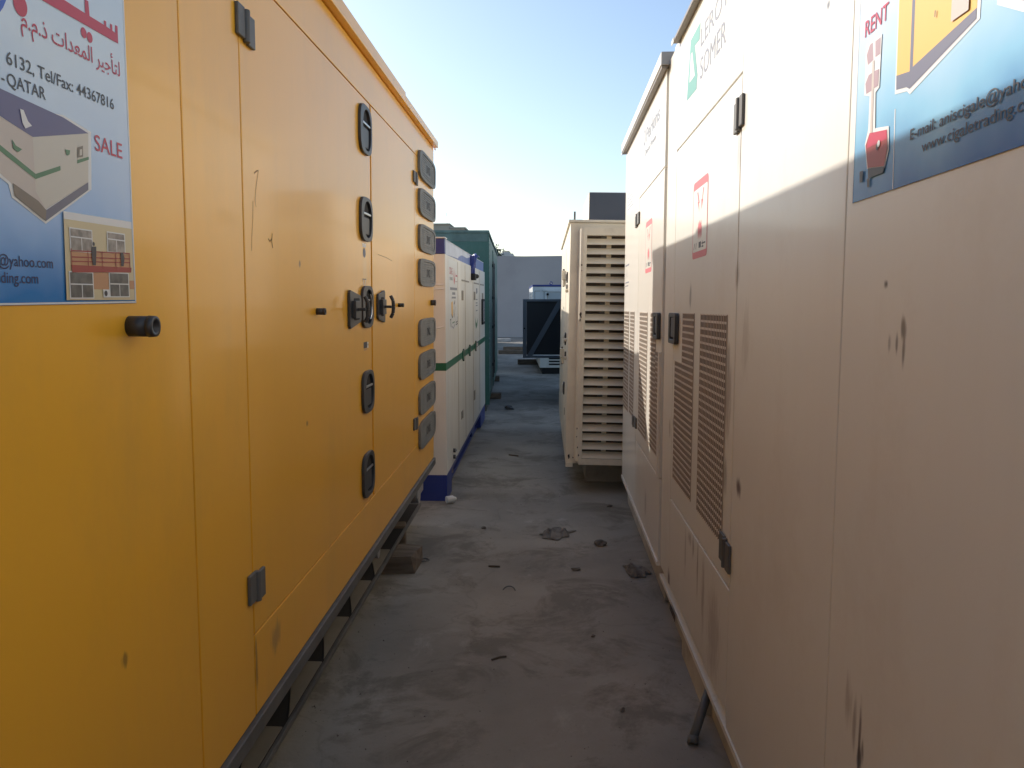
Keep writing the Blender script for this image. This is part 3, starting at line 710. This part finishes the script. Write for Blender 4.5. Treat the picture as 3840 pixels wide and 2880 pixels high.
# ------------------------------------------------------------------ blue and white generator
bw = thing('blue_and_white_generator', 'white generator with green stripe and peeling blue roof band beside the yellow one', 'generator', (-.79, 6.33, 0), (.321, 0, .3427))
BL = 4.45
b = MB().m('white'); b.box(-2.2, 0, 0, BL, .214, 1.98)  # widened on its unseen side to block sun reaching under the yellow unit
b.m('green'); b.box(.0, .0012, .0, BL, 1.060, 1.122); b.box(-2.2, .0012, -.0012, 0, 1.060, 1.122)
b.m('scratch')
for y in (.95, 1.65, 2.58, 3.5): b.box(.0002, .0016, y, y + .008, .24, 1.96)
b.m('pbrown')
for (y0, y1) in ((1.31, 2.07), (2.71, 3.41), (3.62, 4.27)): b.box(.0005, .003, y0, y1, 1.797, 1.812)
b.build('body', bw, .006)
# creased tape on the end facing the camera
for (z, x0, t) in ((1.735, -.14, .0), (1.695, -.14, .006), (1.385, -.10, .02)): 
    b = MB().m('white')
    b.add([(x0, -.001, z), (-.015, -.001, z + t), (-.015, -.006, z + .005 + t), (x0, -.006, z + .006), (-.015, -.001, z + .014 + t), (x0, -.001, z + .013)], [(0, 1, 2, 3), (3, 2, 4, 5)])
    b.build('tape', bw)
b = MB().m('blue_faded'); b.box(-2.15, -.012, .06, BL - .06, 1.982, 2.098); b.m('blue').box(-2.2, -.002, -.004, .06, 1.982, 2.10)
b.m('white_clean'); b.box(-2.21, .004, -.012, .12, 2.101, 2.112); b.box(-2.15, -.010, .12, BL - .06, 2.099, 2.106)
b.m('peel').flat([(.062, 1.984), (.062, 2.097), (2.30, 2.097), (2.38, 2.075), (2.0, 2.045), (1.5, 2.048), (1.32, 2.035), (1.25, 2.02), (1.20, 2.028), (1.1, 1.998), (.75, 1.995)], -.0112)
b.m('palegrey').flat([(.15, 1.984), (.9, 1.99), (1.1, 1.985), (1.1, 1.9835)], -.0104)
b.build('roof', bw, .003)
b = MB().m('blue')
pts = [(-.02, 2.36, 1.86), (.01, 2.36, 1.95), (.035, 2.38, 2.03), (.045, 2.44, 2.09), (.035, 2.50, 2.105), (0, 2.52, 2.08)]
for a, c in zip(pts, pts[1:]): b.tube(a, c, .018, 10)
b.box(-.01, .04, 2.36, 2.41, 1.87, 2.09); b.m('black').box(.0, .045, 2.33, 2.50, 1.83, 1.90); b.tube((.02, 2.5, 1.87), (.05, 2.56, 1.875), .025, 10)
b.build('lifting_lug', bw, .004)
b = MB().m('blue'); b.box(-.012, -.006, 3.05, 3.09, 1.985, 2.13); b.box(-.012, .02, 3.05, 3.35, 2.118, 2.13); b.build('roof_bracket', bw, .002)
for (y, z0, z1) in ((1.30, 1.615, 1.708), (2.70, 1.615, 1.708), (3.95, 1.62, 1.70), (1.20, .484, .560), (2.63, .484, .592)):
    b = MB().m('pbrown'); b.box(.0004, .004, y, y + .15, z0, z1); b.m('pcream').box(.004, .009, y + .09, y + .15, z0, z1); b.build('latch', bw, .002)
b = MB().m('black'); b.prism(rrect(3.83, 4.20, 1.30, 1.625, .03), .0005, .018); b.m('glass').prism(rrect(3.89, 4.14, 1.335, 1.595, .02), .018, .021); b.build('window', bw, .003)
for y in (1.31, 2.0, 2.78):
    b = MB().m('green'); b.box(.0014, .010, y, y + .10, 1.045, 1.135); b.m('flange').tube((.010, y + .05, 1.03), (.010, y + .05, 1.15), .009, 8); b.build('hinge', bw, .002)
b = MB().m('dark')
for z in (.27, .325): b.tube((0, .475, z), (.02, .475, z), .018, 10); b.m('chrome').tube((.02, .485, z), (.03, .485, z), .010, 8); b.m('dark')
b.build('drain_plug', bw)
b = MB().m('pgreen'); b.flat([(2.83, 1.43), (2.95, 1.36), (3.05, 1.34), (3.25, 1.40), (3.15, 1.31), (3.0, 1.28), (2.9, 1.33)], .001)
b.m('palegrey').flat([(3.0, 1.75), (3.2, 1.75), (3.2, 1.70), (3.0, 1.68)], .001); 
for z in (1.62, 1.58, 1.55, 1.49): b.line([(2.95, z), (3.2, z)], .012, .001)
b.build('decal', bw)
b = MB().m('pslate').rect(2.9, 3.3, 1.062, 1.115, .0022); b.m('pcream').rect(2.95, 3.25, 1.072, 1.105, .0026)
b.build('decal', bw)
p = MB().m('posterS'); p.rect(.24, .92, 1.375, 1.955, .0008); D = .0014
p.m('red').text('CIGALE', .28, .52, 1.835, .055, D); p.m('ink').text('TRADING', .30, .52, 1.785, .025, D)
p.m('signred').flat([(.60, 1.83), (.64, 1.90), (.60, 1.78), (.66, 1.75), (.72, 1.81), (.68, 1.87), (.70, 1.82), (.65, 1.79)], D)
p.m('red').flat([(.74, 1.825), (.90, 1.825), (.90, 1.838), (.80, 1.84), (.78, 1.86), (.77, 1.838)], D); p.m('pvine').line([(.74, 1.78), (.90, 1.782)], .008, D)
p.m('palegrey').line([(.32, 1.715), (.88, 1.715)], .022, D).line([(.48, 1.675), (.72, 1.675)], .022, D).line([(.44, 1.640), (.76, 1.640)], .016, D)
p.m('pgold').flat([(.40, 1.60), (.52, 1.61), (.52, 1.485), (.47, 1.47), (.41, 1.50)], D); p.m('pdark').line([(.41, 1.50), (.47, 1.47), (.52, 1.485)], .012, D + .0004)
p.m('pslate').flat([(.60, 1.59), (.70, 1.625), (.70, 1.595), (.62, 1.575)], D); p.line([(.56, 1.54), (.62, 1.47), (.72, 1.56)], .010, D).line([(.62, 1.47), (.62, 1.58)], .010, D)
p.m('pdark').line([(.30, 1.455), (.38, 1.458)], .012, D).flat([(.33, 1.45), (.36, 1.44), (.39, 1.385), (.35, 1.40)], D)
p.m('pgreen').line([(.48, 1.425), (.66, 1.43)], .010, D); p.m('pslate').line([(.44, 1.40), (.54, 1.378), (.70, 1.41)], .008, D)
p.m('pdark').line([(.76, 1.455), (.76, 1.42), (.90, 1.43), (.90, 1.47)], .010, D).line([(.77, 1.40), (.9, 1.41)], .012, D)
p.build('poster', bw)
b = MB().m('blue'); b.box(-2.2, -.0, -.002, .33, .0, .212); b.box(-1.2, -.004, .33, BL, .165, .212); b.box(-1.0, -.05, .33, BL, .0, .022)
b.box(-1.2, -.09, 1.25, 2.55, .022, .165); b.box(-1.2, -.05, 2.9, 3.3, .022, .165); b.box(-1.2, -.004, 3.7, BL, .0, .165)
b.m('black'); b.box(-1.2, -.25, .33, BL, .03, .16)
b.m('cream_base'); b.box(-.12, -.06, .55, .63, .02, .165); b.box(-.12, -.06, .95, 1.0, .02, .165)
b.build('skid', bw, .003)

# ------------------------------------------------------------------ teal generator
tg = thing('teal_generator', 'tall dark teal generator container behind the white and blue one', 'generator', (-.84, 11.7, 0), (.19, 0, 2.165))
b = MB().m('teal'); b.box(-2.5, 0, 0, 6.2, .10, 2.60)
b.m('teal_top').box(-2.5, -.0, -.004, .0, 2.48, 2.60)
b.m('teal').box(.0, .018, 0, .03, .10, 2.60); b.box(0, .012, 2.45, 2.5, .12, 2.5)
b.build('body', tg, .006)
b = MB().m('teal_top'); b.box(-2.52, .02, -.02, 6.22, 2.602, 2.640); b.build('roof', tg, .005)
b = MB()
for k in range(27):
    z = .28 + k * .083
    b.m('black').flat([(.18, z), (.62, z), (.62, z + .045), (.18, z + .055)], .0012); b.m('teal_top').add([(.0013, .18, z + .055), (.0013, .62, z + .045), (.020, .62, z + .012), (.020, .18, z + .015)], [(0, 1, 2, 3)])
b.build('louvre_panel', tg)
for y in (2.2, 3.0):
    b = MB().m('flange'); b.tube((.016, y, .30), (.016, y, 2.30), .012, 8); b.m('black')
    for z in (.5, 1.15, 1.65, 2.2): b.box(0, .02, y - .05, y + .05, z, z + .05)
    b.box(0, .022, y + .1, y + .2, 1.60, 1.82); b.build('locking_rod', tg, .002)
b = MB().m('flange'); b.box(-2.4, -.03, .05, 6.1, .0, .10); b.build('skid', tg)

# two unseen containers added beyond the teal one to shade the far ground
for k, (ya, yb, ky) in enumerate(((19.0, 24.6, 'white'), (26.2, 32.3, 'cream2'))):
    t = thing('container', ['white storage container standing behind the teal generator', 'cream storage container standing last before the far wall'][k], 'container', ((-1.62, -2.0)[k], ya, 0), (0, 0, 1.5))
    b = MB().m(ky); b.box(-2.4, 0, 0, yb - ya, .12, 2.55)
    for i in range(int((yb - ya) / .3)): b.box(0, .03, .1 + i * .3, .22 + i * .3, .25, 2.45)
    b.build('body', t, .005)  # body of the added unseen container
    MB().m('flange').box(-2.43, .04, -.03, yb - ya + .03, 2.552, 2.61).build('roof', t, .004); MB().m('flange').box(-2.4, .02, 0, yb - ya, 0, .118).build('skid', t)  # roof and skid of the added unseen container

# ------------------------------------------------------------------ grey generator with the open door, behind the louvred one
og = thing('grey_generator', 'grey generator behind the louvred one with its side door swung wide open', 'generator', (.315, 12.2, 0))
b = MB().m('greylt'); b.box(0, 1.8, 0, 2.72, .25, 2.1); b.m('black').box(-.004, .0, 2.0, 2.68, .55, 1.72); b.build('body', og, .005)
MB().m('greylt').box(-.01, 1.82, -.02, 2.74, 2.102, 2.14).build('roof', og); MB().m('flange').box(.05, 1.75, .05, 2.65, 0, .25).build('skid', og)
do = bpy.data.objects.new('door', None)
b = MB().m('grey_dark'); y = 2.70; xl, xr, zb, zt = -.735, -.015, .575, 1.665
b.box(xl + .07, xr, y + .005, y + .02, zb + .06, zt - .045)
b.m('greylt'); b.box(xl, xl + .068, y - .02, y + .02, zb, zt); b.box(xl + .068, xr, y - .02, y + .02, zt - .045, zt); b.box(xl + .068, xr, y - .02, y + .02, zb, zb + .045)
b.add([(xl + .08, y - .022, zb + .045), (xl + .18, y - .022, zb + .045), (xr - .0, y - .022, zt - .10), (xr - .0, y - .022, zt - .045), (xr - .08, y - .022, zt - .045),
       (xl + .08, y + .003, zb + .045), (xl + .18, y + .003, zb + .045), (xr - .0, y + .003, zt - .10), (xr - .0, y + .003, zt - .045), (xr - .08, y + .003, zt - .045)],
      [(0, 1, 2, 3, 4), (9, 8, 7, 6, 5), (0, 5, 6, 1), (1, 6, 7, 2), (2, 7, 8, 3), (3, 8, 9, 4), (4, 9, 5, 0)])
b.m('black'); b.tube((xl + .03, y - .03, zb + .55), (xl + .03, y - .02, zb + .55), .015, 10)
odoor = b.build('door', og, .003)
bpy.data.objects.remove(do)
MB().m('chrome').tube((xr + .005, y, zb + .75), (xr + .005, y, zb + .9), .010, 8).build('hinge', odoor)
MB().m('chrome').tube((xr + .005, y, zb + .15), (xr + .005, y, zb + .3), .010, 8).build('hinge', odoor)

# ------------------------------------------------------------------ small white generator near the far wall
wg = thing('small_white_generator', 'small white generator with thin blue roof, half hidden by the open grey door', 'generator', (-.290, 18.0, 0), (0, 0, 2.6))
b = MB().m('white_clean'); b.box(0, 1.6, 0, 3.0, .38, 1.955); b.m('white').box(.165, 1.55, .0, 2.9, .14, .38)
b.m('scratch').box(.045, .052, -.003, 0, 1.2, 1.86); b.box(.05, .17, -.003, 0, 1.855, 1.862)
b.build('body', wg, .008)
b = MB().m('blue'); b.box(-.002, 1.602, -.01, 3.01, 1.957, 2.0); b.build('roof', wg, .004)
b = MB().m('blue'); b.torus((.41, .05, 2.035), .030, .009, 'y'); b.build('lifting_ring', wg)
b = MB().m('white_clean'); b.box(.30, 1.3, -.03, -.002, 1.845, 1.90); b.box(.23, .34, -.045, -.002, 1.86, 1.895); b.box(.27, .32, -.03, -.002, .6, 1.845)
b.m('panel_grey').box(.325, 1.25, -.012, -.002, .7, 1.84); b.m('black').tube((.335, -.05, 1.785), (.335, -.012, 1.785), .028, 14); b.m('scratch').box(.33, .336, -.014, -.012, .7, 1.75)
b.build('control_panel', wg, .003)
b = MB().m('black')
for z in (.20, .265, .33): b.box(.37, .85, -.004, -.001, z, z + .035)
b.build('louvre_panel', wg)
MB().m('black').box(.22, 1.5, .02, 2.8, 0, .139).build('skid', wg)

# ------------------------------------------------------------------ far wall, buildings, mast, tree
b = MB().m('concrete_wall'); xs = [-16 + i * 1.0 for i in range(33)]
top = [3.735 + .012 * math.sin(x * 2.1) + .010 * rng.random() for x in xs]
for i in range(32):
    b.add([(xs[i], 37.4, 0), (xs[i + 1], 37.4, 0), (xs[i + 1], 37.4, top[i + 1]), (xs[i], 37.4, top[i]), (xs[i], 37.6, 0), (xs[i + 1], 37.6, 0), (xs[i + 1], 37.6, top[i + 1]), (xs[i], 37.6, top[i])],
          [(0, 1, 2, 3), (5, 4, 7, 6), (3, 2, 6, 7)])
tag(b.build('perimeter_wall'), 'plain grey rendered yard wall closing the far end of the alley', 'wall')
bb = thing('beige_building', 'flat roofed beige building showing above the teal generator', 'building', (-7.0, 60, 0))
b = MB().m('beige'); b.box(-8, -.15, 0, 9, 0, 7.36); b.box(-.15, .95, 0, 8, 0, 7.05); b.build('wall', bb)
b = MB().m('beige'); b.box(-8.1, -.10, -.1, 9.1, 7.362, 7.45); b.box(-.098, 1.05, -.1, 8.1, 7.06, 7.17); b.build('roof', bb)
for x in (-6, -4, -2): MB().m('pwin').box(x, x + 1.0, -.03, -.002, 4.6, 6.0).build('window', bb)
mt = MB().m('flange'); mt.tube((-7.375, 60.4, 7.45), (-7.375, 60.4, 8.39), .012, 8)
for dx, z in ((-.22, 8.1), (-.14, 8.02), (-.08, 8.2)): mt.tube((-7.375, 60.4, z + .05), (-7.375 + dx, 60.4, z), .008, 6)
tag(mt.build('aerial_mast'), 'thin aerial mast on the roof of the beige building', 'aerial')
mt = MB().m('flange'); mt.tube((-5.93, 60.8, 7.17), (-5.93, 60.8, 7.40), .012, 8)
tag(mt.build('roof_rod'), 'short thin rod on the lower roof step of the beige building', 'rod')
wb = thing('white_building', 'small white building with a stepped parapet peeping over the far wall', 'building', (-4.2, 70, 0))
b = MB().m('whiteb'); b.box(0, .62, .0, 5, 0, 5.86); b.box(.622, 1.36, .0, 5, 0, 5.84); b.build('wall', wb)
b = MB().m('whiteb'); b.box(.40, 1.0, .3, 3, 5.862, 6.02); b.m('beige')
for k in range(6): b.box(.42 + k * .1, .47 + k * .1, .3, .6, 6.022, 6.02 + .05 + .05 * rng.random())
b.box(.45, 1.05, .25, 3, 6.021, 6.045); b.build('roof', wb)
tr = thing('tree', 'small dark leafy tree behind the far wall next to the teal generator', 'tree', (-4.45, 68, 0))
b = MB().m('trunk'); b.tube((0, 0, 0), (.05, 0, 4.8), .16, 10, .07)
for a in range(7): b.tube((.05, 0, 4.4), (.05 + .6 * math.cos(a * .9), .6 * math.sin(a * .9), 5.7 + .25 * rng.random()), .04, 6, .012)
b.build('trunk', tr)
b = MB().m('leaf')
for k in range(900):
    a = rng.random() * 6.283; rr = .85 * rng.random() ** .6; z = 5.35 + rng.gauss(0, .42)
    cl = rng.choice([(0, 0), (.35, .1), (-.3, .2), (.1, -.3)])
    x = cl[0] + rr * math.cos(a) * .7; y = cl[1] + rr * math.sin(a) * .7; s_ = .05 + .06 * rng.random()
    u = Vector((rng.gauss(0, 1), rng.gauss(0, 1), rng.gauss(0, 1))).normalized(); v = u.orthogonal().normalized()
    pz = [Vector((x, y, z)) + u * s_ * 1.6, Vector((x, y, z)) + v * s_ * .6, Vector((x, y, z)) - u * s_ * 1.6, Vector((x, y, z)) - v * s_ * .6]
    b.add([tuple(q) for q in pz], [(0, 1, 2, 3)])
b.build('crown', tr)

# ------------------------------------------------------------------ timbers and debris on the concrete
def timber(label, x0, x1, y, dy, h, rz=0, key='wood'):
    b = MB().m(key); b.box(-(x1 - x0) / 2, (x1 - x0) / 2, 0, dy, 0, h); o = b.build('timber_beam', None, .008)
    o.location = ((x0 + x1) / 2, y, 0.002); o.rotation_euler = (0, 0, R(rz)); return tag(o, label, 'timber', 'timbers lying on the concrete')
timber('brown timber end sticking out at the near foot of the teal generator', -1.25, -.74, 13.25, .18, .095, 1)
timber('short timber end at the far foot of the teal generator', -1.45, -.935, 16.2, .16, .11, 1)
timber('long dark timber farthest under the open grey door', -1.43, .2, 27.1, .14, .11, -.6)
timber('long dark timber lying in front of the one farthest under the open grey door', -1.47, .2, 24.9, .14, .12, -2.5)
timber('thick dark timber nearest below the open grey door', -.72, .0, 20.7, .25, .13, .5)
o = timber('pale grey beam lying near the far wall', -2.4, -1.43, 32.7, .25, .13, 0, 'wood_pale')

b = MB().m('wood'); b.add([(-.115, -.02, 0), (.095, 0, 0), (.105, .24, 0), (-.115, .22, 0), (-.115, -.02, .105), (.075, -.005, .107), (.098, .03, .085), (.105, .24, .10), (-.0, .235, .112), (-.04, .15, .118), (-.115, .22, .105), (.09, .1, .112)],
      [(0, 3, 2, 1), (0, 1, 6, 5, 4), (1, 2, 7, 11, 6), (2, 3, 10, 8, 7), (0, 4, 10, 3), (4, 5, 9), (5, 6, 11), (5, 11, 9), (9, 11, 7), (9, 7, 8), (4, 9, 10), (9, 8, 10)])
o = b.build('wooden_block', None, .004); o.location = (-.862, 4.575, .001)
tag(o, 'brown wooden block jammed under the edge of the yellow generator', 'block')
b = MB().m('wood'); b.box(-.06, .05, 0, .12, 0, .16); o = b.build('wooden_block', None, .008); o.location = (-.95, 5.02, .001); o.rotation_euler = (0, 0, R(8))
tag(o, 'upright wooden block in the dark beneath the far end of the yellow generator', 'block')
b = MB().m('flange'); b.torus((0, 0, .010), .028, .005, 'z', 0, 5.2); o = b.build('metal_ring', None, 0, True); o.location = (-.745, 4.80, .002)
tag(o, 'small dark metal ring beside the wooden block', 'ring')
b = MB().m('flange'); b.torus((0, 0, .030), .035, .0035, 'x', R(-5), R(185), 20); o = b.build('wire_hoop', None, 0, True); o.location = (-.20, 4.30, -.022); o.rotation_euler = (R(0), R(55), R(85))
tag(o, 'thin dark wire hoop lying alone on the concrete', 'wire')
def lump(name, label, cat, loc, size, key, seed, flat=1.0, rz=0):
    r2 = random.Random(seed); bm = bmesh.new(); bmesh.ops.create_icosphere(bm, subdivisions=3, radius=1)
    ph = [Vector((r2.uniform(-2, 2), r2.uniform(-2, 2), r2.uniform(-2, 2))) for _ in range(6)]
    for v in bm.verts:
        k = 1 + sum(.10 * math.sin(v.co.dot(p) * 2 + i) for i, p in enumerate(ph)); v.co *= k; v.co.x *= size[0]; v.co.y *= size[1]; v.co.z = max(v.co.z, -.6) * size[2]
    zmin = min(v.co.z for v in bm.verts)
    for v in bm.verts: v.co.z -= zmin
    me = bpy.data.meshes.new(name); bm.to_mesh(me); bm.free(); me.materials.append(M[key])
    o = bpy.data.objects.new(name, me); col.objects.link(o); o.location = loc; o.rotation_euler = (0, 0, R(rz)); return tag(o, label, cat)
lump('stone', 'brown fist sized stone beside the crumpled sack', 'stone', (.375, 5.19, .0), (.036, .040, .026), 'stone', 3)
lump('stone', 'flat stone chip lying in front of the brown stone', 'stone', (.19, 4.68, .0), (.032, .014, .010), 'stone', 5, rz=20)
lump('pebble', 'dark pebble in the middle foreground of the alley', 'pebble', (.235, 3.72, 0), (.010, .009, .007), 'stone', 8)
lump('pebble', 'small dark pebble left of the leaning pipe', 'pebble', (.31, 3.02, 0), (.010, .012, .008), 'stone', 9)
lump('pebble', 'dark pebble near the shadow under the louvred generator', 'pebble', (.51, 6.2, 0), (.022, .018, .012), 'stone', 12)
lump('pebble', 'pebble at the near corner of the blue skid', 'pebble', (-.43, 5.55, 0), (.018, .014, .010), 'stone', 14)
lump('oil_cap', 'small black cap lying on the concrete before the white generator', 'cap', (-.54, 11.95, 0), (.07, .05, .035), 'dark', 15)
def sack(name, label, loc, sx, sy, h, seed, rz):
    r2 = random.Random(seed); n = 22; vs = []; fs = []
    ph = [(r2.uniform(3, 9), r2.uniform(3, 9), r2.uniform(0, 6)) for _ in range(6)]
    def prof(u, v): return abs(sum(math.sin(u * a + v * b_ + c) for a, b_, c in ph)) / 3
    for lay in (0, 1):
        for i in range(n + 1):
            for j in range(n + 1):
                u = i / n * 2 - 1; v = j / n * 2 - 1
                e = max(0, 1 - max(abs(u), abs(v)) ** 3)
                k = 1 - .35 * prof(u * .5 + 3, v * .5) * (abs(v) + abs(u)) / 2
                z = (.004 + h * (e * .35 + prof(u, v) * .65 * (.35 + e))) if lay else .001
                vs.append((u * sx * k * (1 - .35 * max(0, v)), v * sy * k + .2 * sy * u * u, z))
    o_ = (n + 1) ** 2
    for i in range(n):
        for j in range(n):
            a = i * (n + 1) + j; fs.append((o_ + a, o_ + a + n + 1, o_ + a + n + 2, o_ + a + 1))
    ed = [(i, 0) for i in range(n)] + [(n, j) for j in range(n)] + [(i, n) for i in range(n, 0, -1)] + [(0, j) for j in range(n, 0, -1)]
    ix = [i * (n + 1) + j for i, j in ed]
    for a, c in zip(ix, ix[1:] + ix[:1]): fs.append((a, c, o_ + c, o_ + a))
    me = bpy.data.meshes.new(name); me.from_pydata(vs, [], fs); me.materials.append(M['rag'])
    o = bpy.data.objects.new(name, me); col.objects.link(o); o.location = loc; o.rotation_euler = (0, 0, R(rz)); return o
tag(sack('crumpled_sack', '', (.075, 5.42, .002), .11, .14, .020, 4, -35), 'flattened grey crumpled sack in the middle of the alley', 'sack')
tag(sack('dirty_rag', '', (.55, 4.66, .002), .07, .11, .030, 9, 15), 'dirty rag caught against the skid of the cream generator', 'rag')
def twig(label, pts, r):
    b = MB().m('trunk')
    for p_, q_ in zip(pts, pts[1:]): b.tube(p_, q_, r, 6)
    return tag(b.build('twig'), label, 'twig')
twig('thin twig lying left of the wire hoop', [(-.235, 3.44, .006), (-.20, 3.47, .006), (-.17, 3.475, .007)], .0045)
twig('short dark stick behind the wire hoop', [(-.34, 4.72, .006), (-.27, 4.715, .006)], .006)
twig('dark stick in the alley beside the white generator', [(-.38, 8.30, .006), (-.28, 8.24, .006)], .008)
b = MB().m('plastic'); b.tube((0, 0, .03), (.05, .03, .03), .030, 14); b.tube((.05, .03, .03), (.07, .045, .028), .022, 14, .016)
o = b.build('plastic_fitting', None, .003, True); o.location = (-.785, 6.24, .002); tag(o, 'white plastic pipe fitting at the corner of the blue skid', 'fitting')
b = MB().m('flange'); b.tube((.545, 2.80, .02), (.650, 2.985, .155), .0165, 14); b.tube((.541, 2.787, .005), (.546, 2.803, .024), .020, 14)
tag(b.build('steel_pipe', None, 0, True), 'dark steel pipe leaning out from under the large cream generator', 'pipe')

b = MB().m('stone'); g2 = random.Random(21)
for k in range(900):
    y = 2.2 + 11 * g2.random() ** 1.4; edge = g2.random() < .45
    x = (g2.choice([-.93 + abs(g2.gauss(0, .07)), .60 - abs(g2.gauss(0, .07))]) if edge else g2.uniform(-.9, .6)) if y < 6.2 else g2.uniform(-.75, .25)
    r = .0016 + .0045 * g2.random() ** 4; a = g2.random() * 6.28; z = .0
    b.add([(x + r * math.cos(a), y + r * math.sin(a), z), (x + r * math.cos(a + 2.2), y + 1.4 * r * math.sin(a + 2.2), z), (x + r * math.cos(a + 4.1), y + r * math.sin(a + 4.1), z), (x, y, z + r * .9)], [(0, 1, 3), (1, 2, 3), (2, 0, 3), (0, 2, 1)])
tag(b.build('grit'), 'loose grit and sand grains scattered over the concrete alley', 'grit', kind='stuff')
